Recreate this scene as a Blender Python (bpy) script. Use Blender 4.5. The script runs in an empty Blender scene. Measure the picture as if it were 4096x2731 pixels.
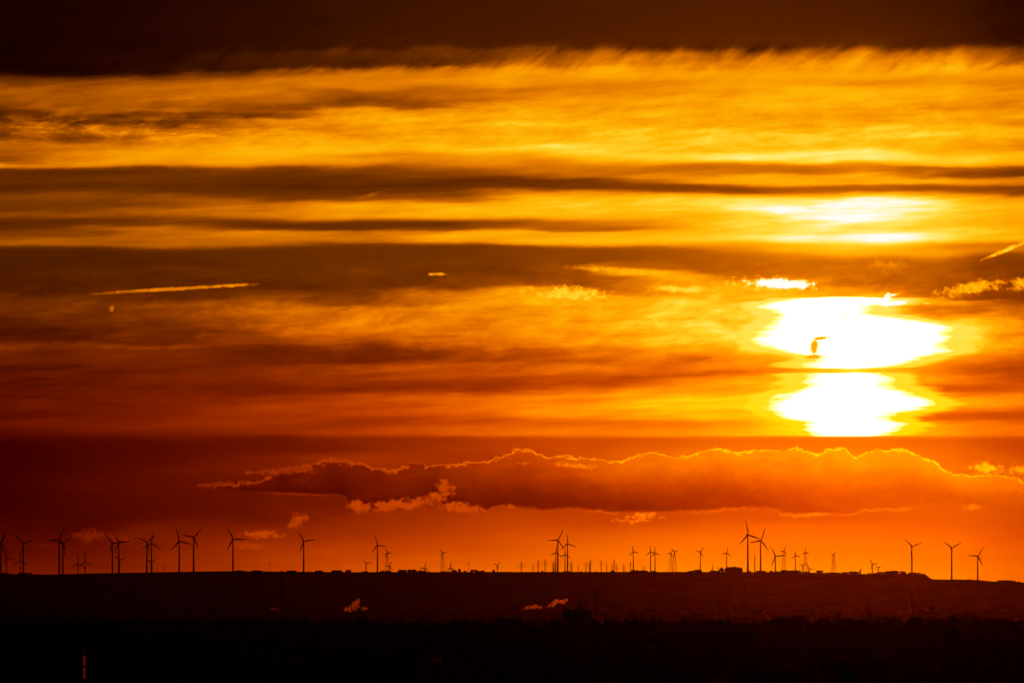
import bpy, bmesh, math, random
import numpy as np
from mathutils import Vector, Matrix, noise as mnoise

random.seed(7)
rng = np.random.default_rng(11)
scene = bpy.context.scene
col = scene.collection

# ------------------------------------------------------------------ camera
F = 34133.0            # focal length in photograph pixels: 300 mm on a 36 mm sensor, 4096 px wide
CAM_Z = 100.0          # the photographer stands on a tower on the near wooded rise
HORIZON = 2305.0       # row of zero elevation in the photograph
cam_data = bpy.data.cameras.new("camera")
cam_data.lens = 300
cam_data.sensor_width = 36
cam_data.clip_start = 1.0
cam_data.clip_end = 200000
cam = bpy.data.objects.new("camera", cam_data)
col.objects.link(cam)
cam.location = (0, 0, CAM_Z)
cam.rotation_euler = (math.radians(90) + math.atan((HORIZON - 1365.5) / F), 0, 0)
scene.camera = cam

SUN_AZ = math.atan((3400 - 2048) / F)      # to the right of +Y
SUN_EL = (HORIZON - 1480) / F

# ------------------------------------------------------------------ world
world = bpy.data.worlds.new("World")
scene.world = world
world.use_nodes = True
nt = world.node_tree
nt.nodes.clear()


def nd(kind):
    return nt.nodes.new(kind)


def put(sock, v):
    if isinstance(v, (int, float)):
        sock.default_value = float(v)
    elif isinstance(v, (tuple, list)):
        sock.default_value = v
    else:
        nt.links.new(v, sock)


def M(op, a, b=None, c=None, clamp=False):
    n = nd("ShaderNodeMath")
    n.operation = op
    n.use_clamp = clamp
    put(n.inputs[0], a)
    if b is not None:
        put(n.inputs[1], b)
    if c is not None:
        put(n.inputs[2], c)
    return n.outputs[0]


def mad(a, b, c):
    return M('MULTIPLY_ADD', a, b, c)


def rng_map(x, a, b, o0=0.0, o1=1.0, kind='SMOOTHSTEP'):
    n = nd("ShaderNodeMapRange")
    n.interpolation_type = kind
    n.clamp = True
    put(n.inputs[0], x)
    put(n.inputs[1], a)
    put(n.inputs[2], b)
    put(n.inputs[3], o0)
    put(n.inputs[4], o1)
    return n.outputs[0]


def mixf(a, b, f):
    n = nd("ShaderNodeMix")
    n.data_type = 'FLOAT'
    n.clamp_factor = True
    put(n.inputs[0], f)
    put(n.inputs[2], a)
    put(n.inputs[3], b)
    return n.outputs[0]


def curve(x, pts, x0, x1, smooth=True):
    """float curve through pts (x, value), value 0..1; x in the same unit as pts"""
    xs = rng_map(x, x0, x1, 0, 1, 'LINEAR')
    n = nd("ShaderNodeFloatCurve")
    cm = n.mapping
    c = cm.curves[0]
    pts = sorted(pts)
    q = [((px - x0) / (x1 - x0), pv) for px, pv in pts]
    q = [p for p in q if -1e-6 <= p[0] <= 1 + 1e-6]
    c.points[0].location = q[0]
    c.points[1].location = q[-1]
    for p in q[1:-1]:
        c.points.new(*p)
    for p in c.points:
        p.handle_type = 'AUTO_CLAMPED' if smooth else 'VECTOR'
    cm.update()
    put(n.inputs[1], xs)
    return n.outputs[0]


def combine(x, y, z=0.0):
    n = nd("ShaderNodeCombineXYZ")
    put(n.inputs[0], x)
    put(n.inputs[1], y)
    put(n.inputs[2], z)
    return n.outputs[0]


def noise_tex(vec, scale=1.0, detail=4.0, rough=0.55, dist=0.0, color=False):
    n = nd("ShaderNodeTexNoise")
    n.noise_dimensions = '3D'
    put(n.inputs['Vector'], vec)
    n.inputs['Scale'].default_value = scale
    n.inputs['Detail'].default_value = detail
    n.inputs['Roughness'].default_value = rough
    n.inputs['Distortion'].default_value = dist
    return n.outputs['Color'] if color else n.outputs[0]


def mapping(vec, loc=(0, 0, 0), rot=0.0, scale=(1, 1, 1), kind='POINT'):
    n = nd("ShaderNodeMapping")
    n.vector_type = kind
    put(n.inputs[0], vec)
    n.inputs[1].default_value = loc
    n.inputs[2].default_value = (0, 0, rot)
    n.inputs[3].default_value = scale
    return n.outputs[0]


def lin(c):
    return tuple(((v / 255 + 0.055) / 1.055) ** 2.4 if v > 10 else v / 255 / 12.92 for v in c)


def color_ramp(f, stops):
    n = nd("ShaderNodeValToRGB")
    r = n.color_ramp
    r.interpolation = 'LINEAR'
    els = r.elements
    els[0].position = stops[0][0]
    els[0].color = (*lin(stops[0][1]), 1)
    els[1].position = stops[-1][0]
    els[1].color = (*lin(stops[-1][1]), 1)
    for p, cc in stops[1:-1]:
        e = els.new(p)
        e.color = (*lin(cc), 1)
    put(n.inputs[0], f)
    return n.outputs[0]


# direction -> azimuth and elevation, in units of 1000 photograph pixels (1.68 degrees):
# SX grows to the right, SY grows downward, the horizon is at 2.305
geo = nd("ShaderNodeTexCoord")
sep = nd("ShaderNodeSeparateXYZ")
put(sep.inputs[0], geo.outputs['Generated'])
dx, dy, dz = sep.outputs
SX = mad(M('ARCTAN2', dx, dy), F / 1000, 2.048)
SY = mad(M('ARCSINE', dz), -F / 1000, HORIZON / 1000)
P0 = combine(SX, SY, 0.0)

# brightness profile of the cloud layers along several bearings: (row, value 0..1)
PROFILES = [
    (0, "0 .02 270 .02 290 .06 318 .22 345 .33 375 .42 400 .38 440 .31 485 .2 500 .22 530 .4 548 .34 580 .45 612 .45 650 .36 662 .55 674 .67 682 .38 700 .2 740 .22 765 .2 790 .34 820 .25 850 .33 872 .4 885 .15 910 .14 925 .28 945 .36 980 .42 992 .28 1005 .12 1040 .11 1100 .09 1150 .12 1172 .22 1220 .24 1300 .14 1340 .12 1374 .19 1383 .28 1400 .19 1440 .16 1470 .1 1560 .08 1700 .1 1760 .07 1800 .06 1900 .09 2050 .1 2150 .15 2250 .22 2310 .27"),
    (350, "0 .04 280 .05 300 .07 320 .26 350 .41 380 .45 410 .4 440 .42 460 .26 480 .22 495 .35 510 .48 530 .45 545 .42 560 .41 575 .56 610 .61 640 .62 655 .69 666 .62 680 .27 695 .19 720 .28 750 .22 790 .37 820 .3 850 .4 872 .38 885 .2 905 .21 918 .43 925 .35 950 .4 980 .45 992 .3 1005 .13 1060 .12 1090 .15 1110 .14 1150 .14 1185 .2 1230 .28 1280 .26 1320 .16 1372 .14 1382 .31 1400 .19 1440 .19 1470 .12 1560 .12 1700 .16 1760 .11 1850 .12 1950 .15 2050 .14 2200 .22 2310 .31"),
    (700, "0 .06 240 .08 285 .1 305 .18 325 .38 360 .51 410 .52 435 .45 445 .49 458 .3 475 .3 490 .29 510 .45 540 .55 570 .62 600 .65 640 .69 660 .64 674 .38 690 .23 720 .24 745 .19 770 .26 795 .39 820 .38 850 .49 875 .31 890 .3 910 .5 925 .52 950 .5 985 .48 1000 .26 1020 .16 1060 .15 1078 .2 1095 .19 1130 .15 1165 .2 1182 .2 1210 .33 1250 .35 1290 .3 1330 .25 1375 .21 1392 .36 1405 .25 1460 .2 1480 .16 1520 .23 1560 .18 1620 .22 1700 .26 1730 .2 1790 .16 1850 .2 1950 .21 2030 .2 2120 .27 2310 .39"),
    (1050, "0 .09 200 .11 240 .17 270 .14 285 .22 305 .43 340 .55 380 .52 400 .43 430 .37 445 .4 465 .31 480 .4 495 .59 520 .56 545 .67 580 .72 605 .77 635 .72 655 .6 670 .32 690 .26 715 .23 740 .17 760 .22 790 .26 815 .48 850 .55 875 .45 890 .26 910 .22 920 .44 940 .58 965 .55 985 .45 997 .27 1020 .2 1080 .2 1120 .19 1140 .17 1160 .27 1200 .41 1235 .49 1300 .47 1350 .41 1382 .34 1400 .2 1430 .2 1500 .28 1560 .21 1600 .31 1660 .35 1720 .3 1737 .29 1750 .2 1790 .2 1850 .27 1950 .22 2020 .22 2120 .31 2200 .39 2310 .47"),
    (1400, "0 .12 190 .14 220 .23 255 .2 275 .33 300 .57 340 .6 365 .46 395 .37 425 .4 445 .6 480 .69 520 .65 560 .73 600 .78 625 .63 645 .65 660 .6 675 .43 700 .27 735 .19 765 .22 795 .3 808 .53 830 .67 860 .67 880 .5 892 .23 915 .21 925 .41 945 .52 962 .5 974 .3 990 .23 1060 .24 1130 .26 1150 .25 1180 .32 1220 .41 1240 .57 1280 .59 1340 .54 1375 .4 1400 .28 1425 .24 1460 .36 1500 .38 1560 .25 1590 .41 1650 .45 1680 .36 1737 .39 1751 .28 1800 .28 1830 .36 1900 .3 2000 .28 2060 .34 2130 .38 2200 .46 2310 .55"),
    (1750, "0 .14 180 .16 210 .24 250 .25 270 .43 300 .6 330 .62 360 .5 400 .45 425 .41 440 .58 480 .71 520 .66 535 .75 560 .72 600 .8 617 .69 650 .62 680 .42 710 .33 740 .21 760 .25 790 .38 812 .58 845 .75 870 .7 885 .45 897 .26 915 .28 926 .53 950 .69 968 .6 982 .32 1000 .25 1060 .27 1130 .29 1150 .34 1172 .52 1210 .61 1250 .65 1300 .62 1340 .59 1370 .5 1395 .4 1420 .32 1470 .45 1500 .46 1545 .35 1580 .49 1650 .55 1680 .45 1738 .49 1751 .35 1800 .38 1850 .38 1910 .36 1990 .34 2040 .38 2100 .42 2200 .52 2310 .62"),
    (2100, "0 .15 175 .19 200 .3 240 .39 270 .56 300 .67 330 .67 360 .56 400 .55 430 .7 470 .72 515 .8 535 .75 570 .78 600 .84 615 .76 640 .62 680 .5 707 .36 738 .22 757 .42 780 .63 810 .76 850 .79 870 .7 885 .46 905 .41 922 .52 932 .73 965 .7 980 .45 992 .33 1050 .32 1080 .34 1110 .35 1145 .48 1168 .72 1200 .72 1250 .7 1300 .69 1350 .66 1380 .6 1402 .46 1430 .46 1480 .55 1530 .43 1570 .55 1600 .67 1650 .7 1680 .58 1700 .6 1739 .64 1751 .46 1800 .46 1870 .46 1930 .42 2010 .4 2040 .44 2120 .52 2200 .59 2310 .67"),
    (2450, "0 .17 175 .21 200 .42 230 .54 260 .61 300 .69 330 .64 360 .61 400 .68 430 .68 470 .75 515 .73 560 .78 590 .81 620 .86 637 .75 660 .6 690 .55 710 .54 734 .3 750 .31 767 .5 787 .71 830 .83 860 .78 885 .61 910 .5 920 .53 931 .76 965 .77 987 .5 1002 .38 1050 .4 1070 .5 1085 .47 1105 .45 1150 .48 1180 .58 1220 .73 1270 .77 1330 .75 1380 .71 1410 .6 1430 .58 1460 .5 1480 .61 1505 .5 1540 .56 1570 .69 1600 .75 1650 .77 1675 .75 1690 .64 1715 .69 1740 .72 1751 .55 1800 .58 1850 .59 1930 .55 2000 .5 2050 .48 2130 .57 2200 .65 2310 .72"),
    (2800, "0 .18 170 .23 195 .38 230 .58 260 .65 295 .71 330 .66 370 .65 400 .74 440 .72 480 .7 530 .77 560 .83 600 .8 620 .87 640 .87 654 .66 675 .52 700 .58 718 .7 735 .5 750 .34 770 .55 791 .81 825 .87 845 .82 880 .75 920 .78 955 .8 977 .65 997 .55 1012 .46 1080 .47 1105 .55 1130 .72 1150 .74 1180 .68 1220 .81 1270 .84 1320 .84 1370 .82 1400 .77 1430 .62 1460 .69 1490 .56 1510 .68 1560 .78 1600 .86 1660 .86 1682 .75 1700 .71 1741 .79 1751 .61 1800 .65 1850 .68 1950 .6 2030 .52 2045 .52 2110 .6 2200 .68 2310 .74"),
    (3150, "0 .18 170 .23 195 .38 225 .56 270 .69 295 .72 330 .66 370 .77 420 .78 460 .7 490 .7 520 .81 560 .86 580 .82 610 .88 645 .91 661 .66 685 .52 705 .71 728 .74 745 .45 765 .42 777 .65 792 .84 810 .95 850 .985 880 .9 920 .88 955 .965 972 .87 987 .76 1010 .72 1030 .56 1080 .52 1110 .57 1130 .72 1170 .78 1190 .84 1300 .89 1400 .87 1440 .8 1460 .72 1490 .69 1512 .71 1540 .85 1600 .89 1690 .87 1742 .89 1751 .65 1800 .68 1850 .73 1900 .71 1980 .62 2060 .55 2100 .61 2200 .69 2310 .755"),
    (3450, "0 .17 170 .23 200 .38 225 .58 270 .68 300 .7 330 .64 370 .77 420 .76 470 .68 490 .74 525 .84 560 .84 590 .86 642 .92 661 .72 685 .6 710 .74 735 .7 750 .42 767 .6 786 .84 801 .98 850 1 890 .96 920 .92 950 .99 973 .9 987 .85 1010 .78 1032 .65 1060 .55 1120 .54 1150 .6 1175 .74 1190 .84 1300 .89 1400 .9 1700 .89 1742 .9 1751 .67 1800 .7 1850 .75 1900 .73 1980 .66 2060 .56 2090 .6 2200 .69 2310 .755"),
    (3800, "0 .13 170 .17 200 .33 235 .53 270 .62 295 .69 330 .65 370 .72 420 .68 470 .72 510 .76 550 .81 600 .76 650 .87 669 .65 690 .43 710 .52 722 .74 740 .6 755 .43 777 .6 797 .79 815 .92 840 .88 865 .89 900 .82 940 .85 960 .84 987 .62 1010 .69 1026 .5 1060 .44 1130 .4 1160 .38 1190 .42 1212 .68 1240 .56 1262 .72 1300 .85 1370 .87 1400 .85 1440 .75 1480 .62 1520 .65 1555 .57 1580 .77 1610 .85 1640 .81 1665 .57 1690 .72 1742 .77 1753 .59 1800 .63 1850 .65 1880 .68 1950 .66 2020 .58 2100 .6 2200 .67 2310 .71"),
    (4096, "0 .07 170 .1 200 .26 235 .41 270 .5 295 .64 330 .58 370 .62 420 .6 460 .69 490 .61 510 .68 540 .74 580 .57 610 .68 650 .74 671 .55 695 .29 715 .58 735 .58 752 .34 768 .31 787 .64 810 .75 860 .77 900 .68 950 .74 977 .56 1005 .54 1021 .36 1080 .3 1150 .28 1200 .28 1230 .43 1250 .5 1290 .6 1320 .67 1370 .68 1410 .64 1450 .51 1500 .46 1530 .54 1570 .56 1600 .67 1630 .6 1660 .51 1690 .6 1742 .64 1753 .49 1800 .5 1850 .54 1900 .58 1960 .59 2020 .53 2100 .51 2200 .57 2310 .63"),
]


def parse(s):
    v = [float(a) for a in s.split()]
    return [(v[i] / 1000, v[i + 1]) for i in range(0, len(v), 2)]


# --- noises shared by the layers
nW = noise_tex(mapping(P0, loc=(3.1, 0, 1.7), scale=(2.2, 9.0, 1)), 1.0, 4.0, 0.55, 0.0, color=True)
sw = nd("ShaderNodeSeparateColor")
put(sw.inputs[0], nW)
wx, wy = sw.outputs[0], sw.outputs[1]
nStreak = noise_tex(mapping(P0, loc=(0, 7.3, 4.4), rot=math.radians(-2.5), scale=(1 / 2.3, 1 / 30.0, 1), kind='TEXTURE'), 1.0, 6.0, 0.58, 0.2)
nFibre = noise_tex(mapping(P0, loc=(1, 2.3, 9.4), rot=math.radians(-9), scale=(1 / 5.0, 1 / 24.0, 1), kind='TEXTURE'), 1.0, 5.0, 0.6, 0.35)
nEdge = noise_tex(mapping(P0, loc=(4, 1.3, 5.4), rot=math.radians(-32), scale=(1 / 3.6, 1 / 10.0, 1), kind='TEXTURE'), 1.0, 6.0, 0.6, 0.4)
nCurl = noise_tex(mapping(P0, loc=(7, 3.3, 6.4), rot=math.radians(-6), scale=(1 / 5.0, 1 / 15.0, 1), kind='TEXTURE'), 1.0, 6.0, 0.66, 0.4)
nFine = noise_tex(mapping(P0, loc=(5, 1, 2.2), scale=(36.0, 46.0, 1)), 1.0, 6.0, 0.66, 0.3)
nBroad = noise_tex(mapping(P0, loc=(2, 6, 3.3), scale=(7.5, 11.0, 1)), 1.0, 5.0, 0.58, 0.15)
sStreak = M('SUBTRACT', nStreak, 0.5)
sFibre = M('SUBTRACT', nFibre, 0.5)
sCurl = M('SUBTRACT', nCurl, 0.5)
sEdge = M('SUBTRACT', nEdge, 0.5)
sFine = M('SUBTRACT', nFine, 0.5)
sBroad = M('SUBTRACT', nBroad, 0.5)

# --- warp of the layers
warp_amt = curve(SY, [(0, .4), (.15, .4), (.25, .4), (.45, .8), (.62, .6), (.7, .5), (.85, .35), (.98, .35), (1.05, .5), (1.2, .95),
                      (1.45, .8), (1.62, .4), (1.70, .12), (1.78, .10), (2.0, .3), (2.4, .2)], 0, 2.4)
edge_w = M('MULTIPLY', rng_map(SY, .13, .21), rng_map(SY, .34, .26))
YW = mad(M('SUBTRACT', wy, 0.5), M('MULTIPLY', warp_amt, 0.11), SY)
YW = mad(M('MULTIPLY', sEdge, edge_w), 0.07, YW)
YW = mad(M('MULTIPLY', sStreak, warp_amt), 0.03, YW)
XW = mad(M('SUBTRACT', wx, 0.5), 0.5, SX)

T = None
for i, (px, s) in enumerate(PROFILES):
    c = curve(YW, parse(s), 0, 2.4)
    if T is None:
        T = c
    else:
        T = mixf(T, c, rng_map(XW, PROFILES[i - 1][0] / 1000, px / 1000, 0, 1, 'LINEAR'))

# --- texture of the layers
amp_s = curve(SY, [(0, .02), (.2, .04), (.3, .14), (.45, .24), (.64, .22), (.7, .26), (.9, .30), (.98, .22), (1.02, .06), (1.12, .08), (1.2, .18),
                   (1.4, .26), (1.6, .24), (1.74, .14), (1.78, .03), (2.4, .03)], 0, 2.4)
amp_f = curve(SY, [(0, .0), (.16, .0), (.24, .03), (.33, .08), (.45, .16), (.56, .14), (.66, .04), (.8, .06), (.98, .03), (1.05, .05), (1.2, .10),
                   (1.35, .12), (1.45, .10), (1.6, .05), (1.74, .0), (2.4, .0)], 0, 2.4)
amp_c = curve(SY, [(0, .0), (.2, .0), (.3, .12), (.42, .22), (.5, .36), (.58, .24), (.66, .10), (.8, .10), (.98, .04), (1.05, .16), (1.15, .36), (1.3, .40),
                   (1.45, .22), (1.6, .08), (1.74, .0), (2.4, .0)], 0, 2.4)
T = mad(sStreak, amp_s, T)
T = mad(sFibre, amp_f, T)
T = mad(sCurl, M('MULTIPLY', amp_c, rng_map(T, .0, .3, .25, 1.0)), T)
deck_w = M('MULTIPLY', M('MULTIPLY', rng_map(SY, .15, .22), rng_map(SY, .33, .26)), rng_map(SX, .3, 2.2, .25, 1.0))
T = mad(M('MULTIPLY', sEdge, deck_w), .42, T)
# broken brighter cloud on the left, feathered
left_w = M('MULTIPLY', M('MULTIPLY', rng_map(SY, .44, .49), rng_map(SY, .60, .52)), rng_map(SX, 1.3, .5))
T = mad(M('MULTIPLY', rng_map(nCurl, .40, .75), left_w), .20, T)


def wisp(t, cx, cy, rx, ry, deg, target, amp=2.0, soft=.7, nz=None, strength=1.0):
    """a small lit cloud: an ellipse whose rim is torn by noise"""
    v = mapping(P0, loc=(cx / 1000, cy / 1000, 0), rot=math.radians(deg), scale=(rx / 1000, ry / 1000, 1), kind='TEXTURE')
    n = nd("ShaderNodeVectorMath")
    n.operation = 'LENGTH'
    put(n.inputs[0], v)
    m = mad(sFine if nz is None else nz, amp, M('SUBTRACT', 1.0, n.outputs['Value']))
    m = rng_map(m, 0.0, soft, 0.0, strength)
    if target > .2 and target < .95:
        target = mad(sFine, .30 * target, target)
    return mixf(t, target, m)


# the grey layers keep some glow in their darkest parts
T = mad(M('MULTIPLY', M('MULTIPLY', rng_map(SY, .62, .68), rng_map(SY, 1.78, 1.7)), rng_map(T, .40, .05)), .085, T)
# the murk left of the sun is a little lighter than the profile
T = mad(M('MULTIPLY', M('MULTIPLY', rng_map(SY, 1.36, 1.5), rng_map(SY, 1.95, 1.8)), rng_map(SX, 2.6, 1.2)), .035, T)

# wisps, contrails and ragged clouds standing in front of the grey middle layer
T = wisp(T, 420, 1100, 190, 22, 0, .24, 2.6, 1.5, sStreak)
T = wisp(T, 800, 1082, 230, 26, 8, .26, 2.6, 1.5, sStreak)
T = wisp(T, 690, 1157, 370, 10, -3.4, .58, 1.0, .6)
T = wisp(T, 940, 1142, 110, 10, -3, .62, 1.3, .7)
T = wisp(T, 460, 1174, 160, 4.5, -3.6, .42, .5, .6)
T = wisp(T, 447, 1238, 13, 18, 0, .5, 1.2, .6)
T = wisp(T, 1752, 1097, 46, 8, -1, .66, 1.6, .5)
T = wisp(T, 1475, 784, 110, 13, -15, .46, 1.8, 1.3)
T = wisp(T, 2580, 1092, 430, 28, 6, .77, 2.2, 1.2, sStreak)
T = wisp(T, 2420, 1078, 200, 18, 4, .74, 1.8, 1.2)
T = wisp(T, 2280, 1174, 185, 36, 3, .84, 2.0, .7)
T = wisp(T, 2720, 1157, 155, 20, 2, .87, 2.0, .8)
T = wisp(T, 3090, 1138, 210, 34, 3, .87, 2.6, .9)
T = wisp(T, 3130, 1136, 160, 22, 3, 1.0, 1.7, .35)
T = wisp(T, 3540, 1060, 90, 28, 5, .62, 2.6, 1.1)
T = wisp(T, 3895, 1152, 185, 33, -9, .77, 2.6, .8)
T = wisp(T, 4094, 1138, 74, 38, 0, .79, 2.2, .8)
T = wisp(T, 4030, 1000, 130, 12, -22, .84, 1.4, .7)
T = wisp(T, 3620, 1212, 150, 12, 0, .86, 2.4, .8)
# small red clouds low over the turbines
T = wisp(T, 400, 1908, 40, 13, 4, .19, 2.2, 1.0)
T = wisp(T, 1000, 1888, 34, 11, -10, .36, 2.4, .8)
T = wisp(T, 1192, 2080, 54, 32, -20, .45, 2.8, .7)
T = wisp(T, 1052, 2137, 112, 22, 0, .48, 2.4, .7)
T = wisp(T, 1010, 2184, 96, 18, 2, .43, 2.8, .8)
T = wisp(T, 360, 2142, 86, 34, 0, .30, 2.4, .9)
T = wisp(T, 490, 2150, 68, 22, 6, .31, 2.4, .9)
T = wisp(T, 200, 2180, 70, 12, -4, .235, 2.2, 1.2)

# --- the long cumulus bank with its bright rim
K = 1.7415
top_pts = [(420, 1120), (455, 1116), (530, 1106), (600, 1099), (650, 1079), (700, 1071), (735, 1058), (765, 1047), (800, 1058), (870, 1071),
           (905, 1078), (930, 1066), (985, 1070), (1010, 1068), (1050, 1061), (1110, 1058), (1150, 1046), (1190, 1028), (1220, 1031),
           (1260, 1049), (1300, 1043), (1340, 1050), (1410, 1059), (1470, 1043), (1510, 1036), (1550, 1051), (1600, 1039), (1655, 1025),
           (1690, 1038), (1750, 1032), (1800, 1036), (1830, 1025), (1880, 1042), (1900, 1028), (1945, 1028), (1962, 1049), (2010, 1033),
           (2085, 1030), (2115, 1048), (2150, 1058), (2175, 1081), (2200, 1090), (2250, 1090), (2300, 1092), (2352, 1102), (2420, 1118)]
bot_pts = [(420, 1121), (455, 1121), (540, 1127), (620, 1133), (790, 1139), (806, 1162), (850, 1168), (930, 1158), (1000, 1140), (1020, 1165),
           (1100, 1176), (1150, 1160), (1210, 1168), (1280, 1172), (1360, 1170), (1430, 1178), (1500, 1180), (1560, 1175), (1640, 1170),
           (1700, 1165), (1750, 1168), (1850, 1181), (1920, 1181), (2000, 1167), (2080, 1165), (2160, 1159), (2352, 1165), (2420, 1160)]
Y0, Y1 = 1.70, 2.10
topc = curve(SX, [(a * K / 1000, (b * K / 1000 - Y0) / (Y1 - Y0)) for a, b in top_pts], .420 * K, 2.42 * K, False)
botc = curve(SX, [(a * K / 1000, (b * K / 1000 - Y0) / (Y1 - Y0)) for a, b in bot_pts], .420 * K, 2.42 * K, True)
left_amp = rng_map(SX, 2.3, 1.3)
YT = mad(topc, Y1 - Y0, Y0)
YT = mad(sFine, mad(left_amp, .045, .046), YT)
YT = mad(sBroad, mad(left_amp, .060, .030), YT)
YB = mad(botc, Y1 - Y0, Y0)
YB = mad(sFine, .030, YB)
YB = mad(sBroad, .045, YB)
dT = M('SUBTRACT', SY, YT)
dB = M('SUBTRACT', YB, SY)
in_x = rng_map(SX, .76, .9)
inside = M('MULTIPLY', M('MULTIPLY', rng_map(dT, -.001, .004), rng_map(dB, -.004, .012)), in_x)
frac = rng_map(M('DIVIDE', dT, M('MAXIMUM', M('SUBTRACT', YB, YT), .02)), 0.02, 1.0)
X0 = .7
tt = curve(SX, [(.7, .22), (1.05, .25), (1.4, .28), (1.75, .36), (2.1, .50), (2.45, .62), (2.8, .71), (3.15, .76), (3.45, .78), (3.8, .745), (4.2, .66)], .7, 4.2)
tb = curve(SX, [(.7, .17), (1.05, .17), (1.4, .19), (1.75, .22), (2.1, .25), (2.45, .30), (2.8, .37), (3.15, .46), (3.45, .52), (3.8, .56), (4.2, .56)], .7, 4.2)
tr = curve(SX, [(.7, .36), (1.05, .43), (1.4, .50), (1.75, .59), (2.1, .73), (2.45, .85), (2.8, .90), (3.15, .93), (3.45, .93), (3.8, .91), (4.2, .86)], .7, 4.2)
t_in = mixf(tt, tb, frac)
t_in = mad(sBroad, .09, t_in)
t_in = mad(sCurl, .10, t_in)
T = mixf(T, t_in, inside)
rim_w = mad(sBroad, .050, mad(left_amp, .013, .0105))
rim = M('MULTIPLY', rng_map(M('DIVIDE', dT, M('MAXIMUM', rim_w, .003)), 1.0, 0.15), inside)
T = mixf(T, tr, M('MULTIPLY', rim, rng_map(nFine, .34, .50, .45, 1.0)))
brim = M('MULTIPLY', M('MULTIPLY', rng_map(M('ABSOLUTE', M('ADD', dB, .002)), .008, .001), in_x), rng_map(nBroad, .45, .62, 0, .55))
T = mixf(T, mixf(tb, tr, .55), brim)
# torn, lit scraps hanging on the bank
T = wisp(T, 1440, 2022, 62, 30, 8, .47, 2.6, .6)
T = wisp(T, 1600, 2018, 160, 28, -6, .49, 2.8, .6)
T = wisp(T, 1745, 1985, 85, 26, -14, .48, 3.0, .7)
T = wisp(T, 1780, 1945, 50, 30, 30, .47, 3.0, .7)
T = wisp(T, 1850, 2032, 115, 24, 8, .50, 2.8, .6)
T = wisp(T, 1130, 1885, 150, 20, -6, .37, 3.0, .8)
T = wisp(T, 860, 1935, 90, 12, -5, .33, 3.0, .8)
T = wisp(T, 1180, 1975, 200, 6, 2.5, .34, 1.6, .8)
T = wisp(T, 2045, 2024, 26, 14, 10, .5, 2.0, .9)
T = wisp(T, 2300, 1862, 105, 16, 6, .69, 2.4, 1.0)
T = wisp(T, 2090, 1852, 60, 10, 0, .58, 2.4, 1.1)
T = wisp(T, 2560, 2070, 88, 24, -8, .68, 3.2, .8)
T = wisp(T, 3260, 2056, 120, 10, -2, .70, 2.2, .9)
T = wisp(T, 3890, 2030, 70, 16, 0, .70, 2.6, 1.0)
T = wisp(T, 3950, 1872, 80, 34, 0, .84, 3.0, .9)
T = wisp(T, 4085, 1880, 80, 36, 0, .78, 3.0, 1.0)

# --- the veiled sun: where the cloud is thin enough the disc burns through
SUNB = [(1.187, 3340, 3360), (1.193, 3240, 3500), (1.205, 3125, 3580), (1.222, 3040, 3520), (1.235, 3060, 3485), (1.25, 3085, 3490), (1.265, 3100, 3560), (1.285, 3090, 3665), (1.298, 3070, 3745), (1.312, 3058, 3790), (1.345, 3036, 3800),
        (1.375, 3040, 3792), (1.398, 3068, 3800), (1.415, 3150, 3745), (1.435, 3258, 3690), (1.45, 3238, 3650), (1.465, 3224, 3605),
        (1.474, 3300, 3500), (1.481, 3480, 3300), (1.487, 3480, 3300), (1.492, 3320, 3520), (1.50, 3215, 3564), (1.53, 3222, 3565), (1.56, 3172, 3600),
        (1.58, 3110, 3660), (1.61, 3070, 3738), (1.63, 3058, 3703), (1.655, 3085, 3585), (1.68, 3163, 3575), (1.695, 3215, 3616), (1.715, 3206, 3607),
        (1.735, 3255, 3570), (1.745, 3275, 3540)]
YS = mad(sStreak, .02, SY)
xl = curve(YS, [(a, (b - 2900) / 1000) for a, b, c in SUNB], 1.187, 1.745)
xr = curve(YS, [(a, (c - 2900) / 1000) for a, b, c in SUNB], 1.187, 1.745)
XS = M('SUBTRACT', SX, 2.9)
dsun = M('MINIMUM', M('SUBTRACT', XS, xl), M('SUBTRACT', xr, XS))
nSun = noise_tex(mapping(P0, loc=(2, 8.3, 1.4), scale=(2.6, 62.0, 1)), 1.0, 5.0, 0.6, 0.15)
dsun = mad(M('SUBTRACT', nSun, .5), .15, dsun)
dsun = mad(sCurl, .10, dsun)
dsun = mad(sBroad, .10, dsun)
band = M('MULTIPLY', rng_map(SY, 1.184, 1.194), rng_map(SY, 1.747, 1.741))
halo = M('MULTIPLY', rng_map(dsun, -.36, -.06), band)
T = M('MAXIMUM', T, M('MULTIPLY', halo, .912))
core = M('MULTIPLY', rng_map(dsun, -.01, .075), band)
# the small dark shred of cloud left standing in front of the sun
hole = wisp(0.0, 3257, 1386, 24, 44, 4, 1.0, .8, .6)
hole = wisp(hole, 3284, 1353, 42, 9, -5, 1.0, .9, .5)
hole = wisp(hole, 3256, 1427, 44, 13, 0, 1.0, 1.1, .6)
hole = wisp(hole, 3376, 1268, 16, 4, 3, .7, .8, .6)
core = M('MULTIPLY', core, M('SUBTRACT', 1.0, hole))
T = mixf(T, .76, M('MULTIPLY', hole, .9))
T = wisp(T, 3550, 1192, 15, 26, 20, 1.0, 1.0, .4)
T = wisp(T, 3575, 1215, 70, 13, -8, 1.0, 1.8, .5)
T = wisp(T, 3570, 1182, 34, 7, -10, .97, 1.2, .5)

# --- away from this stretch of sky the overcast goes on, dim, all round
away = rng_map(M('ABSOLUTE', M('SUBTRACT', SX, 3.2)), 3.4, 16.0)
up = rng_map(SY, 0.0, -4.0)
over = mad(sBroad, .012, .014)
T = mixf(T, over, M('MAXIMUM', away, up))
T = M('MAXIMUM', T, 0.0)

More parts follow.
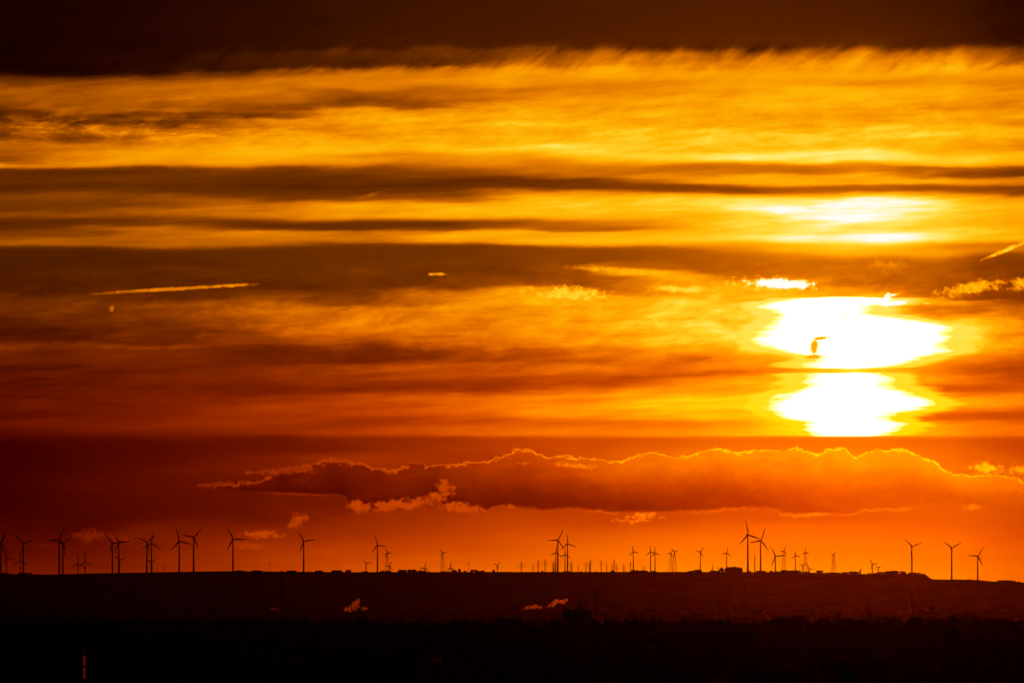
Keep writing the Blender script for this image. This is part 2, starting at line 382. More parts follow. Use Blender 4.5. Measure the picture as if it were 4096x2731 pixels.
UP = [(0, (8, 0, 0)), (.05, (28, 3, 0)), (.1, (44, 11, 0)), (.2, (78, 29, 0)), (.3, (112, 49, 0)), (.4, (152, 71, 0)), (.5, (192, 96, 0)), (.6, (230, 126, 0)),
      (.7, (252, 158, 0)), (.8, (255, 188, 8)), (.87, (255, 214, 50)), (.93, (255, 236, 115)), (1.0, (255, 255, 245))]
LOW = [(0, (8, 0, 0)), (.1, (52, 0, 0)), (.2, (86, 10, 0)), (.3, (122, 28, 0)), (.4, (160, 47, 0)), (.5, (196, 67, 0)), (.6, (228, 93, 0)), (.7, (254, 120, 0)),
       (.8, (255, 166, 0)), (.87, (255, 205, 0)), (.93, (255, 228, 10)), (1.0, (255, 255, 250))]
cu = color_ramp(T, UP)
cl = color_ramp(T, LOW)
mixc = nd("ShaderNodeMix")
mixc.data_type = 'RGBA'
put(mixc.inputs[0], rng_map(SY, 1.0, 1.7))
put(mixc.inputs[6], cu)
put(mixc.inputs[7], cl)
addc = nd("ShaderNodeMix")
addc.data_type = 'RGBA'
addc.blend_type = 'ADD'
put(addc.inputs[0], core)
put(addc.inputs[6], mixc.outputs[2])
addc.inputs[7].default_value = (5.0, 2.2, 1.1, 1)
bg_cloud = nd("ShaderNodeBackground")
put(bg_cloud.inputs[0], addc.outputs[2])
SKY_STRENGTH = bg_cloud.inputs[1]
SKY_STRENGTH.default_value = 1.0
# clear sky far above the overcast, very weak
sky = nd("ShaderNodeTexSky")
sky.sky_type = 'NISHITA'
sky.sun_disc = False
sky.sun_elevation = SUN_EL
sky.sun_rotation = SUN_AZ
tint = nd("ShaderNodeMix")
tint.data_type = 'RGBA'
tint.blend_type = 'MULTIPLY'
tint.inputs[0].default_value = 1.0
put(tint.inputs[6], sky.outputs[0])
tint.inputs[7].default_value = (1.0, .30, .05, 1)
bg_sky = nd("ShaderNodeBackground")
put(bg_sky.inputs[0], tint.outputs[2])
bg_sky.inputs[1].default_value = 0.0001
adds = nd("ShaderNodeAddShader")
put(adds.inputs[0], bg_cloud.outputs[0])
put(adds.inputs[1], bg_sky.outputs[0])
outw = nd("ShaderNodeOutputWorld")
put(outw.inputs[0], adds.outputs[0])

# ------------------------------------------------------------------ sun, exposure
sun_data = bpy.data.lights.new("sun", 'SUN')
sun_data.energy = 0.03          # veiled by the cloud, seconds before setting
sun_data.angle = math.radians(1.0)
sun_data.color = (1.0, .30, .05)
sun = bpy.data.objects.new("sun", sun_data)
col.objects.link(sun)
sdir = Vector((math.sin(SUN_AZ) * math.cos(SUN_EL), math.cos(SUN_AZ) * math.cos(SUN_EL), math.sin(SUN_EL)))
sun.rotation_euler = sdir.to_track_quat('Z', 'Y').to_euler()
sun.location = (600, 15000, 500)

vs = scene.view_settings
vs.view_transform = 'Standard'
vs.look = 'None'
vs.exposure = 0.0
vs.gamma = 1.0
vs.use_curve_mapping = False
scene.cycles.max_bounces = 4
scene.cycles.diffuse_bounces = 1
scene.cycles.volume_bounces = 1
scene.cycles.use_denoising = True
scene.cycles.denoiser = 'OPENIMAGEDENOISE'
scene.cycles.adaptive_threshold = 0.006

# ================================================================== materials
def material(name, base, var=0.3, scale=0.2, rough=0.9, metallic=0.0, spec=0.2, detail=4.0):
    """procedural material: base colour broken up by two octaves of object-space noise"""
    m = bpy.data.materials.new(name)
    m.use_nodes = True
    t = m.node_tree
    b = t.nodes["Principled BSDF"]
    tc = t.nodes.new("ShaderNodeTexCoord")
    n = t.nodes.new("ShaderNodeTexNoise")
    n.inputs['Scale'].default_value = scale
    n.inputs['Detail'].default_value = detail
    t.links.new(tc.outputs['Object'], n.inputs['Vector'])
    r = t.nodes.new("ShaderNodeValToRGB")
    r.color_ramp.elements[0].position = .3
    r.color_ramp.elements[1].position = .72
    r.color_ramp.elements[0].color = (*[c * (1 - var) for c in base], 1)
    r.color_ramp.elements[1].color = (*[min(1, c * (1 + var)) for c in base], 1)
    t.links.new(n.outputs[0], r.inputs[0])
    t.links.new(r.outputs[0], b.inputs['Base Color'])
    b.inputs['Roughness'].default_value = rough
    b.inputs['Metallic'].default_value = metallic
    b.inputs['Specular IOR Level'].default_value = spec
    return m


MAT_FIELD = material("field_soil", (.05, .047, .03), .4, .004, spec=0)
MAT_RIDGE = material("ridge_grass", (.045, .05, .03), .4, .01, spec=0)
MAT_LEAF = material("leaves", (.045, .06, .025), .5, .4, spec=0)
MAT_NEEDLE = material("needles", (.03, .045, .025), .4, .5, spec=0)
MAT_BARK = material("bark", (.08, .06, .045), .3, 3.0)
MAT_TURBINE = material("turbine_paint", (.62, .62, .6), .06, .3, .45, 0, .4)
MAT_STEEL = material("galvanised_steel", (.2, .2, .2), .2, 1.5, .7, 0, .2)
MAT_WIRE = material("aluminium_cable", (.3, .3, .3), .1, 1.0, .5, .8)
MAT_CONCRETE = material("concrete", (.22, .21, .19), .2, .4, spec=0)
MAT_RENDER = material("grey_render", (.14, .125, .11), .15, .6, spec=0)
MAT_BITUMEN = material("roof_felt", (.05, .05, .05), .3, 1.0)
MAT_BRICK = material("chimney_brick", (.22, .10, .07), .3, 3.0)
MAT_GLASS = material("dark_glass", (.02, .02, .02), .1, 1.0, .12, 0, .5)
MAT_CERAMIC = material("insulator_ceramic", (.16, .08, .05), .1, 4.0, .3)


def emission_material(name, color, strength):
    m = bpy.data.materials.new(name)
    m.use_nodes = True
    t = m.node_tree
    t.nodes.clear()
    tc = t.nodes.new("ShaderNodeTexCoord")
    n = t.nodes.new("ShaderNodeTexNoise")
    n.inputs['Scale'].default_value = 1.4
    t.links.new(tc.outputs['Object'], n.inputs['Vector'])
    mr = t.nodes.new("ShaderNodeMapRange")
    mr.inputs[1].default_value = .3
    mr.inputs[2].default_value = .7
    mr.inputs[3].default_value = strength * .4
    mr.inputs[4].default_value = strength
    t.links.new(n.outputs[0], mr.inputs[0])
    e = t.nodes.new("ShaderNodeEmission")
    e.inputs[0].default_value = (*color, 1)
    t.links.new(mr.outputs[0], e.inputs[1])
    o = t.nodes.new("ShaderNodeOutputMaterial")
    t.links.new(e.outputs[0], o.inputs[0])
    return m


MAT_LIT = emission_material("lit_window_glass", (1.0, .06, .01), .011)
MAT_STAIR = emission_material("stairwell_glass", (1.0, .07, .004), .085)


# ================================================================== helpers
def tag(o, label=None, cat=None, group=None, kind=None):
    if label:
        o["label"] = label
    if cat:
        o["category"] = cat
    if group:
        o["group"] = group
    if kind:
        o["kind"] = kind
    return o


def empty(name, loc=(0, 0, 0), rz=0.0):
    o = bpy.data.objects.new(name, None)
    o.empty_display_size = 1
    col.objects.link(o)
    o.location = loc
    o.rotation_euler = (0, 0, rz)
    return o


def link(name, me, parent=None, loc=(0, 0, 0), rot=(0, 0, 0), scale=(1, 1, 1)):
    o = bpy.data.objects.new(name, me)
    col.objects.link(o)
    o.parent = parent
    o.location = loc
    o.rotation_euler = rot
    o.scale = scale
    return o


class MB:
    """collects simple solids into one mesh"""

    def __init__(self):
        self.v, self.f = [], []

    def tube(self, p0, p1, r0, r1=None, n=8, cap=True):
        r1 = r0 if r1 is None else r1
        p0, p1 = Vector(p0), Vector(p1)
        d = (p1 - p0)
        q = d.to_track_quat('Z', 'Y')
        b = len(self.v)
        for p, r in ((p0, r0), (p1, r1)):
            for i in range(n):
                a = 2 * math.pi * (i + .5) / n
                self.v.append(tuple(p + q @ Vector((r * math.cos(a), r * math.sin(a), 0))))
        for i in range(n):
            j = (i + 1) % n
            self.f.append((b + i, b + j, b + n + j, b + n + i))
        if cap:
            self.f.append(tuple(b + i for i in reversed(range(n))))
            self.f.append(tuple(b + n + i for i in range(n)))
        return self

    def box(self, c, s):
        b = len(self.v)
        for z in (-.5, .5):
            for x, y in ((-.5, -.5), (.5, -.5), (.5, .5), (-.5, .5)):
                self.v.append((c[0] + x * s[0], c[1] + y * s[1], c[2] + z * s[2]))
        for f in ((0, 3, 2, 1), (4, 5, 6, 7), (0, 1, 5, 4), (1, 2, 6, 5), (2, 3, 7, 6), (3, 0, 4, 7)):
            self.f.append(tuple(b + i for i in f))
        return self

    def rings(self, rings, close=True):
        """loft: list of rings of equal length"""
        b = len(self.v)
        n = len(rings[0])
        for r in rings:
            self.v.extend(tuple(p) for p in r)
        for k in range(len(rings) - 1):
            for i in range(n):
                j = (i + 1) % n
                self.f.append((b + k * n + i, b + k * n + j, b + (k + 1) * n + j, b + (k + 1) * n + i))
        self.f.append(tuple(b + i for i in reversed(range(n))))
        self.f.append(tuple(b + (len(rings) - 1) * n + i for i in range(n)))
        return self

    def mesh(self, name, mat, smooth=False):
        me = bpy.data.meshes.new(name)
        me.from_pydata(self.v, [], self.f)
        me.materials.append(mat)
        if smooth:
            me.polygons.foreach_set("use_smooth", [True] * len(me.polygons))
        me.update()
        return me

    def build(self, name, mat, parent=None, loc=(0, 0, 0), smooth=False):
        return link(name, self.mesh(name, mat, smooth), parent, loc)


def mesh_np(name, v, f, mat, smooth=False):
    """mesh from numpy triangles or quads"""
    me = bpy.data.meshes.new(name)
    k = f.shape[1]
    me.vertices.add(len(v))
    me.vertices.foreach_set("co", np.asarray(v, dtype=np.float32).ravel())
    me.loops.add(f.size)
    me.loops.foreach_set("vertex_index", f.astype(np.int32).ravel())
    me.polygons.add(len(f))
    me.polygons.foreach_set("loop_start", np.arange(0, f.size, k, dtype=np.int32))
    me.polygons.foreach_set("use_smooth", np.full(len(f), smooth))
    me.materials.append(mat)
    me.update(calc_edges=True)
    return me


def bx(px, d):
    """world x of a bearing (photograph column) at distance d"""
    return (px - 2048) / F * d


def hz(py, d):
    """world z seen at photograph row py at distance d"""
    return CAM_Z + (HORIZON - py) / F * d


# ================================================================== terrain
CREST_D = 20000.0
CREST_PX = [(-3000, 2289), (0, 2293), (155, 2297), (300, 2294), (417, 2291), (600, 2288), (700, 2286), (900, 2283), (1150, 2285), (1400, 2287), (2000, 2286),
            (2700, 2286), (2900, 2286), (3100, 2287), (3300, 2290), (3445, 2294), (3490, 2295), (3560, 2292), (3625, 2294), (3675, 2295), (3697, 2300),
            (3720, 2314), (3760, 2317), (3808, 2316), (3909, 2318), (3987, 2326), (4050, 2329), (4080, 2334), (4096, 2341), (4180, 2362),
            (4400, 2400), (5200, 2415), (9000, 2420)]
CX = np.array([bx(a, CREST_D) for a, b in CREST_PX])
CZ = np.array([hz(b, CREST_D) for a, b in CREST_PX])
PLAIN = 30.0


def fbm(x, y, s):
    return mnoise.fractal(Vector((x * s, y * s, 3.7)), 1.0, 2.0, 4)


def ridge_z(x, y):
    crest = float(np.interp(x, CX, CZ))
    h = crest - PLAIN
    if y <= 18600:
        return PLAIN - 1.5
    if y < CREST_D:
        t = (y - 18600) / (CREST_D - 18600)
        t = t * t * (3 - 2 * t)
        return PLAIN - 1.5 + (h + 1.5) * t + fbm(x, y, .004) * 2.5 * math.sin(math.pi * t)
    t = min(1.0, (y - CREST_D) / 900)
    return crest - 6.0 * t + (fbm(x, y, .003) * 1.2 if y > CREST_D else 0)


def ground_z(x, y):
    """near wooded rise, falling to the plain"""
    t = min(1.0, max(0.0, (y - 3250) / 1500))
    t = t * t * (3 - 2 * t)
    near = 72.0 + fbm(x, y, .0025) * 2.0
    return near + (PLAIN - near) * t


# ground: the near rise, the plain, out past the horizon
xs = np.unique(np.concatenate([np.linspace(-45000, 45000, 61), np.linspace(-1500, 1500, 101)]))
ys = np.unique(np.concatenate([np.linspace(-6000, 48000, 55), np.linspace(-400, 5200, 90)]))
gv = np.array([(x, y, ground_z(x, y)) for y in ys for x in xs])
nx = len(xs)
ii, jj = np.meshgrid(np.arange(len(ys) - 1), np.arange(nx - 1), indexing='ij')
a = (ii * nx + jj).ravel()
gf = np.stack([a, a + 1, a + nx + 1, a + nx], 1)
tag(link("ground", mesh_np("ground", gv, gf, MAT_FIELD, True)), kind="structure")

# the long flat-topped ridge that makes the skyline
xs = np.unique(np.concatenate([np.linspace(-45000, 45000, 121), np.linspace(-2600, 2600, 900), CX]))
ys = np.array([18550, 18700, 18900, 19150, 19400, 19600, 19750, 19860, 19930, 19975, 20000, 20040, 20120, 20300, 20600, 20950, 21500, 22500, 24000,
               26000, 29000, 33000, 38000, 47000], dtype=float)
gv = np.array([(x, y, ridge_z(x, y) + (random.uniform(-.45, .45) if 19980 < y < 20050 and abs(x) < 2600 else 0)) for y in ys for x in xs])
nx = len(xs)
ii, jj = np.meshgrid(np.arange(len(ys) - 1), np.arange(nx - 1), indexing='ij')
a = (ii * nx + jj).ravel()
gf = np.stack([a, a + 1, a + nx + 1, a + nx], 1)
tag(link("ridge", mesh_np("ridge", gv, gf, MAT_RIDGE, True)), kind="structure")

# ================================================================== the haze
hb = MB().box((0, 21000, 155.0 + 14.5 - 4), (94000, 56000, 300.0))
haze_me = bpy.data.meshes.new("haze")
hm = bpy.data.materials.new("thin_air")
hm.use_nodes = True
ht = hm.node_tree
ht.nodes.clear()
pv = ht.nodes.new("ShaderNodeVolumePrincipled")
pv.inputs['Color'].default_value = (.70, .10, .02, 1)
HAZE_DENSITY = 2.0e-6
pv.inputs['Density'].default_value = HAZE_DENSITY
pv.inputs['Anisotropy'].default_value = .98
ho = ht.nodes.new("ShaderNodeOutputMaterial")
ht.links.new(pv.outputs[0], ho.inputs['Volume'])
hz_o = hb.build("haze", hm)
tag(hz_o, kind="stuff")

# ================================================================== trees
def ico(sub):
    bm = bmesh.new()
    bmesh.ops.create_icosphere(bm, subdivisions=sub, radius=1.0)
    v = np.array([x.co[:] for x in bm.verts])
    f = np.array([[q.index for q in p.verts] for p in bm.faces])
    bm.free()
    return v, f


ICO1 = ico(1)
ICO2 = ico(2)


def crown_arrays(r, lobes, leaves, w, h, flat, kind):
    """an uneven crown of unit height standing on z=0: lobes torn by noise, leaf sprays round them"""
    V, Fc, n0 = [], [], 0
    cs = []
    for k in range(lobes):
        if kind == 'spire':
            t = k / max(1, lobes - 1)
            c = np.array([r.uniform(-.06, .06) * w, r.uniform(-.06, .06) * w, .12 + .8 * t])
            s = np.array([w * .5 * (1.05 - t * .95), w * .5 * (1.05 - t * .95), .12])
        else:
            an = r.uniform(0, 2 * math.pi)
            rad = w * .34 * math.sqrt(r.uniform(0, 1))
            zz = r.uniform(.3, .95 - .25 * (rad / (w * .34)) * (1 - flat))
            c = np.array([rad * math.cos(an), rad * math.sin(an), zz * .82])
            q = r.uniform(.16, .27) * (0.7 + w * .5)
            s = np.array([q, q, q * r.uniform(.65, .95)])
        vv = ICO1[0] * (1 + r.uniform(-.28, .28, (len(ICO1[0]), 1)))
        V.append(vv * s + c)
        Fc.append(ICO1[1] + n0)
        n0 += len(vv)
        cs.append((c, s))
    for k in range(leaves):
        c, s = cs[r.integers(0, len(cs))]
        d = r.normal(size=3)
        d /= np.linalg.norm(d)
        p = c + d * s * r.uniform(.9, 1.28)
        e1 = r.normal(size=3) * .035
        e2 = r.normal(size=3) * .035
        V.append(np.array([p - e1, p + e2, p + e1 * 1.2, ]))
        Fc.append(np.array([[0, 1, 2]]) + n0)
        n0 += 3
    V = np.concatenate(V)
    V[:, 2] = V[:, 2] - V[:, 2].min() * (V[:, 2].min() < 0)
    V[:, 2] /= V[:, 2].max()
    return V, np.concatenate(Fc)


def trunk_mesh(h, r0):
    m = MB()
    m.tube((0, 0, -.05), (0.01, 0, h), r0, r0 * .55, 7)
    for k in range(4):
        an = k * 1.7
        m.tube((0.005, 0, h * (.55 + .1 * k)), (.16 * math.cos(an), .16 * math.sin(an), h * (.9 + .12 * k)), r0 * .45, r0 * .15, 5)
    return m.mesh("trunk", MAT_BARK)


CROWNS = []
for k, (w, fl) in enumerate([(1.0, .3), (1.25, .7), (.85, .2), (1.5, .8), (1.1, .5)]):
    v, f = crown_arrays(np.random.default_rng(50 + k), 13, 150, w, 1.0, fl, 'round')
    CROWNS.append(mesh_np("crown", v, f, MAT_LEAF))
SPIRES = []
for k in range(2):
    v, f = crown_arrays(np.random.default_rng(80 + k), 9, 120, .42, 1.0, 0, 'spire')
    SPIRES.append(mesh_np("crown", v, f, MAT_NEEDLE))
TRUNK = trunk_mesh(.55, .035)


def tree(x, y, z, h, w, label, group, spire=False, name="tree", cat="tree"):
    t = empty(name, (x, y, z), random.uniform(0, 6.28))
    tag(t, label, cat, group)
    cm = random.choice(SPIRES if spire else CROWNS)
    link("crown", cm, t, (0, 0, 0), (0, 0, 0), (w, w, h))
    link("trunk", TRUNK, t, (0, 0, 0), (0, 0, 0), (h, h, h))
    return t


# clumps on the skyline: (column from, to, height in rows, label, group)
CLUMPS = [
    (0, 38, 4, "low bush at the left end of the ridge crest", "bushes at the left end of the crest"),
    (76, 124, 8, "dark bush under the lone left turbine on the ridge crest", "bushes under the lone left turbine"),
    (132, 156, 3, "tiny bush just right of the dark bush clump at the left end", "tiny bushes at the left end"),
    (938, 978, 5, "low bush at the foot of the turbine with a level right blade", "bushes at the foot of a turbine"),
    (1008, 1046, 6, "low bush left of the single line mast on the skyline", "bushes by the single line mast"),
    (1146, 1188, 6, "low bush between the single line mast and a tall turbine", "bushes left of a tall turbine"),
    (1230, 1242, 3, "tiny bush at the right foot of a tall turbine", None),
    (1265, 1290, 7, "small bush right of a tall turbine, alone on the crest", "small bushes right of a tall turbine"),
    (1325, 1372, 9, "bush in the hedge rising left of a small turbine", "hedge left of a small turbine"),
    (1384, 1404, 11, "taller bush ending the hedge left of a small turbine", "taller bushes ending the hedge"),
    (1452, 1474, 5, "low bush at the foot of a small turbine", "low bushes at a small turbine"),
    (1522, 1566, 7, "bush at the foot of the lattice turbine beside the tall tower", "bushes under a lattice turbine"),
    (1593, 1622, 11, "round bush in the left clump of a long hedge", "left clump of the long hedge"),
    (1634, 1660, 12, "tall bush in the middle of the long hedge", "middle of the long hedge"),
    (1660, 1706, 8, "bush at the low right end of the long hedge", "right end of the long hedge"),
    (1715, 1719, 6, "slim little bush standing alone right of the long hedge", None),
    (1763, 1796, 4, "low bush at the foot of a central lattice turbine", "low bushes under a central lattice turbine"),
    (1808, 1826, 9, "bush close left of the round dark tree", "bushes left of the round tree"),
    (1830, 1846, 15, "round dark tree highest in its row on the crest", None),
    (1856, 1868, 7, "low bush close right of the round dark tree", None),
    (1881, 1909, 11, "bush in the clump under the faint line mast", "clump under the faint line mast"),
    (1912, 1938, 7, "low bush right of the clump under the faint line mast", "low bushes right of the mast clump"),
    (1967, 1982, 11, "single round bush beside a small low turbine", None),
    (2164, 2174, 7, "small round bush among the pylons left of the twin turbines", None),
    (2206, 2212, 4, "tiny bush under the pylons left of the twin turbines", None),
    (2252, 2278, 4, "low bush between the feet of the twin turbines", "low bushes between the twin turbines"),
    (2316, 2328, 4, "tiny bush right of the twin turbines", None),
    (2382, 2388, 5, "tiny bush under the middle of the pylon row", None),
    (2442, 2458, 8, "round bush under the right end of the pylon row", "bushes under the pylon row"),
    (2522, 2550, 9, "bush at the foot of the first of three slim turbines", "bushes at the first of three slim turbines"),
    (2552, 2590, 7, "low hedge bush between three slim turbines", "hedge between three slim turbines"),
    (2604, 2624, 5, "tiny bush at the feet of the close pair of slim turbines", "tiny bushes at a slim pair"),
    (2752, 2776, 6, "bush on the left of a mound below a slim turbine", "left bushes below a slim turbine"),
    (2778, 2806, 11, "bush on the crown of a mound below a slim turbine", "bushes below a slim turbine"),
    (2844, 2866, 7, "low bush beside a hidden turbine blade", "low bushes beside a hidden blade"),
    (2870, 2880, 9, "bush close left of the small dark round tree", None),
    (2882, 2894, 21, "small dark round tree left of the big flat wood", None),
    (2900, 2968, 24, "tree in the big dense flat-topped wood on the crest", "big flat-topped wood"),
    (2988, 3002, 6, "small bush at the foot of the tallest turbine", None),
    (3026, 3064, 7, "bush between the tallest turbine and its neighbour", "bushes between the tallest turbines"),
    (3077, 3091, 7, "small bush left of a short turbine", None),
    (3100, 3118, 5, "low bush at the foot of a short turbine", "low bushes at a short turbine"),
    (3124, 3146, 11, "bush under the pale lattice turbine", "bushes under the pale lattice turbine"),
    (3148, 3204, 10, "hedge bush right of the pale lattice turbine", "hedge right of the pale lattice turbine"),
    (3210, 3240, 5, "low bush under two hidden turbines", "low bushes under two hidden turbines"),
    (3267, 3288, 11, "round bush alone right of two hidden turbines", "round bushes right of hidden turbines"),
    (3310, 3362, 4, "low bush under the solitary pale lattice turbine", "low bushes under a solitary turbine"),
    (3368, 3390, 7, "bush right of the solitary pale lattice turbine", "bushes right of a solitary turbine"),
    (3400, 3436, 11, "bush left of the stub tower", "bushes left of the stub tower"),
    (3474, 3502, 5, "low bush at the foot of a low turbine pair", "low bushes at a low pair"),
    (3504, 3544, 9, "bush right of a low turbine pair", "bushes right of a low pair"),
    (3546, 3622, 13, "bush in the long thicket before the crest drops", "long thicket before the drop"),
    (3632, 3676, 8, "bush at the foot of the turbine on the shoulder", "bushes on the shoulder"),
    (3680, 3712, 7, "low bush on the slope where the crest drops", "bushes where the crest drops"),
    (3870, 3884, 3, "tiny bush left of the rightmost turbine", None),
    (3990, 4092, 10, "bush in the thicket on the right end of the ridge", "thicket at the right end"),
]
for (x0, x1, hh, lab, grp) in CLUMPS:
    wide = x1 - x0
    step = 9 if hh < 8 else 12
    n = max(1, round(wide / step))
    for k in range(n):
        px = x0 + (k + .5) * wide / n + random.uniform(-2, 2) * (n > 1)
        d = CREST_D + random.uniform(-40, 25)
        frac_ = 1.0 if n < 3 else .78 + .3 * math.sin(math.pi * (k + .5) / n) ** .6 * random.uniform(.75, 1.0)
        h = hh * .586 * frac_ + 1.5
        w = max(4.5, min(13, wide / n * .586 * 1.45))
        if n == 1:
            w = max(3.2, wide * .586 * .95)
        x = bx(px, d)
        tree(x, d, ridge_z(x, d) - 1.6, h, w, lab if n == 1 else (lab if n > 3 else lab + (", left one", ", middle one" if n == 3 else ", right one", ", right one")[k]), (grp or lab.replace('bush ', 'bushes ')) if n > 1 else None, name="tree" if hh >= 9 else "bush", cat="tree" if hh >= 9 else "bush")
# second row of the big flat-topped wood, to make it dense
for k in range(9):
    px = 2903 + k * 7.6
    d = CREST_D + 45
    x = bx(px, d)
    tree(x, d, ridge_z(x, d) - 1.0, 22 * .586 * (.9 + .12 * (k % 3 == 1)), 9, "tree deep inside the big dense flat-topped wood on the crest", "big flat-topped wood")


def wood(name, spots, hmin, hmax, wmin, wmax, seed, mat, zf, sub=1):
    """a wood that reads as one mass: uneven crowns set close together, one mesh"""
    r = np.random.default_rng(seed)
    bv, bf = ICO1 if sub == 1 else ICO2
    V, Fc, n0 = [], [], 0
    for (x, y) in spots:
        h = r.uniform(hmin, hmax)
        w = r.uniform(wmin, wmax)
        z = zf(x, y)
        vv = bv * (1 + r.uniform(-.3, .3, (len(bv), 1)))
        vv = vv * np.array([w * .5, w * .5, h * .5]) + np.array([x, y, z + h * .52])
        V.append(vv)
        Fc.append(bf + n0)
        n0 += len(vv)
    o = link(name, mesh_np(name, np.concatenate(V), np.concatenate(Fc), mat))
    tag(o, kind="stuff")
    return o


# near wood on the rise below the viewpoint: one dark canopy
spots = []
y = 1080.0
while y < 3330:
    half = y * .066 + 70
    x = -half
    while x < half:
        s_ = (x + random.uniform(-3.4, 3.4), y + random.uniform(-3.4, 3.4))
        if not (abs(s_[0] - bx(335.5, 1500)) < 8.5 and 1240 < s_[1] < 1512) and not (abs(s_[0] - bx(1750, 1500)) < 9 and 1430 < s_[1] < 1512):
            spots.append(s_)
        x += 8.4
    y += 9.0
wood("near_wood", spots, 9.5, 13.0, 9, 14, 3, MAT_LEAF, lambda x, y: ground_z(x, y) - 1.0)
# belts of woodland out on the plain
for (d0, d1, n, hmn, hmx, sd, gap) in ((16900, 17300, 330, 7, 13, 21, .35), (15200, 15500, 300, 7, 12, 22, .5), (13000, 13400, 420, 9, 15, 23, .22), (11600, 11900, 340, 8, 14, 24, .2)):
    sp = []
    for k in range(n):
        yy = random.uniform(d0, d1)
        px = random.uniform(-250, 4350)
        if mnoise.noise(Vector((px / 190.0, sd, 0))) < gap - .45:
            continue
        sp.append((bx(px, yy), yy))
    wood("far_woodland", sp, hmn, hmx, 14, 30, sd, MAT_LEAF, lambda x, y: PLAIN - 1.5)

# trees that stand out against the haze on the right
SP = [(3194, 15, "first low conifer in the row right of centre on the near skyline", 0), (3205, 22, "rounded tree beside the first low conifer on the near skyline", 0),
      (3262, 26, "pair-topped conifer in the middle of the near skyline row", 1), (3278, 17, "short bush right of the pair-topped conifer", 0),
      (3306, 22, "narrow tree right of the short bush on the near skyline", 1), (3354, 40, "tallest pointed conifer on the near skyline", 1),
      (3342, 20, "small conifer leaning against the tallest pointed conifer", 1), (2450, 16, "small round tree right of the dark block on the near skyline", 0),
      (1684, 14, "small round tree on the near skyline left of the dark block", 0), (960, 16, "small pointed tree on the dark near skyline at left", 1),
      (1012, 18, "taller pointed tree on the dark near skyline at left", 1)]
for (px, rise, lab, sp_) in SP:
    d = 3290 + random.uniform(-15, 15)
    x = bx(px, d)
    top = hz(2470 - rise, d)
    zb = ground_z(x, d)
    tree(x, d, zb - .3, top - zb, (top - zb) * (.62 if sp_ else .42), lab, None, spire=bool(sp_))
# hedgerow trees out on the hazy plain, singly visible
for (px, rise, wpx, lab) in [(3150, 30, 120, "broad hazy tree clump on the plain below the water tower"), (2790, 28, 95, "wide hazy tree mass on the plain right of the dark block"),
                             (3480, 26, 60, "dark hazy tree at the foot of the middle right pylon"), (3860, 30, 110, "wide hazy tree mass far out on the right plain"),
                             (2540, 26, 80, "round hazy tree mass right of the big pylon")]:
    d = 9000.0
    x = bx(px, d)
    zt = hz(2470 - rise, d)
    tree(x, d, PLAIN - .5, zt - PLAIN, wpx / F * d * .8, lab, None)

# ================================================================== wind turbines
TOWER = MB().rings([[(r * math.cos(2 * math.pi * i / 14), r * math.sin(2 * math.pi * i / 14), z) for i in range(14)]
                    for r, z in ((1.06, -.03), (1.0, 0.0), (.86, .3), (.72, .62), (.58, .9), (.55, 1.0))]).mesh("tower", MAT_TURBINE, True)


def blade_mesh():
    rings = []
    for t, c, th in ((0.02, .044, .044), (.07, .048, .044), (.14, .082, .036), (.22, .100, .030), (.45, .080, .022), (.7, .058, .016), (.9, .038, .010), (1.0, .014, .005)):
        tw = math.radians(16 * (1 - t))
        ring = []
        for i in range(8):
            a = 2 * math.pi * i / 8
            x = c * .5 * math.cos(a) + (.012 if t > .1 else 0)
            y = th * .5 * math.sin(a)
            ring.append((x * math.cos(tw) - y * math.sin(tw), x * math.sin(tw) + y * math.cos(tw) - .02 * t * t, t))
        rings.append(ring)
    return MB().rings(rings).mesh("blade", MAT_TURBINE, True)


BLADE = blade_mesh()
NACELLE = MB().rings([[(sx * w * .5, yy, zc + sz * h * .5) for sx, sz in ((-1, -.7), (-.7, -1), (.7, -1), (1, -.7), (1, .7), (.7, 1), (-.7, 1), (-1, .7))]
                      for yy, w, h, zc in ((-.055, .05, .05, 0), (-.03, .085, .09, 0), (.08, .095, .1, .005), (.17, .085, .085, .008), (.20, .05, .05, .01))]).mesh("nacelle", MAT_TURBINE)
HUB = MB().rings([[(r * math.cos(2 * math.pi * i / 10), yy, r * math.sin(2 * math.pi * i / 10)) for i in range(10)]
                  for r, yy in ((.012, -.135), (.032, -.12), (.042, -.09), (.042, -.055))]).mesh("hub", MAT_TURBINE, True)


def lattice_mesh(name, levels, r0, r1, br, mat, legs=4, taper=1.0):
    """square lattice mast of unit height: four legs, horizontals, cross braces; r = half width, br = member radius"""
    m = MB()
    def cnr(k, t):
        r = r0 + (r1 - r0) * (t ** taper)
        sx, sy = ((-1, -1), (1, -1), (1, 1), (-1, 1))[k]
        return Vector((sx * r, sy * r, t))
    ts = [1 - (1 - i / levels) ** 1.25 for i in range(levels + 1)]
    for i in range(levels):
        a, b = ts[i], ts[i + 1]
        for k in range(4):
            q = (k + 1) % 4
            m.tube(cnr(k, a), cnr(k, b), br * 1.35, br * 1.35, 4, False)
            m.tube(cnr(k, a), cnr(q, b), br * .7, br * .7, 4, False)
            m.tube(cnr(q, a), cnr(k, b), br * .7, br * .7, 4, False)
            m.tube(cnr(k, b), cnr(q, b), br * .7, br * .7, 4, False)
    return m.mesh(name, mat)


LATTICE_TOWER = lattice_mesh("lattice_tower", 7, .095, .018, .0026, MAT_STEEL)


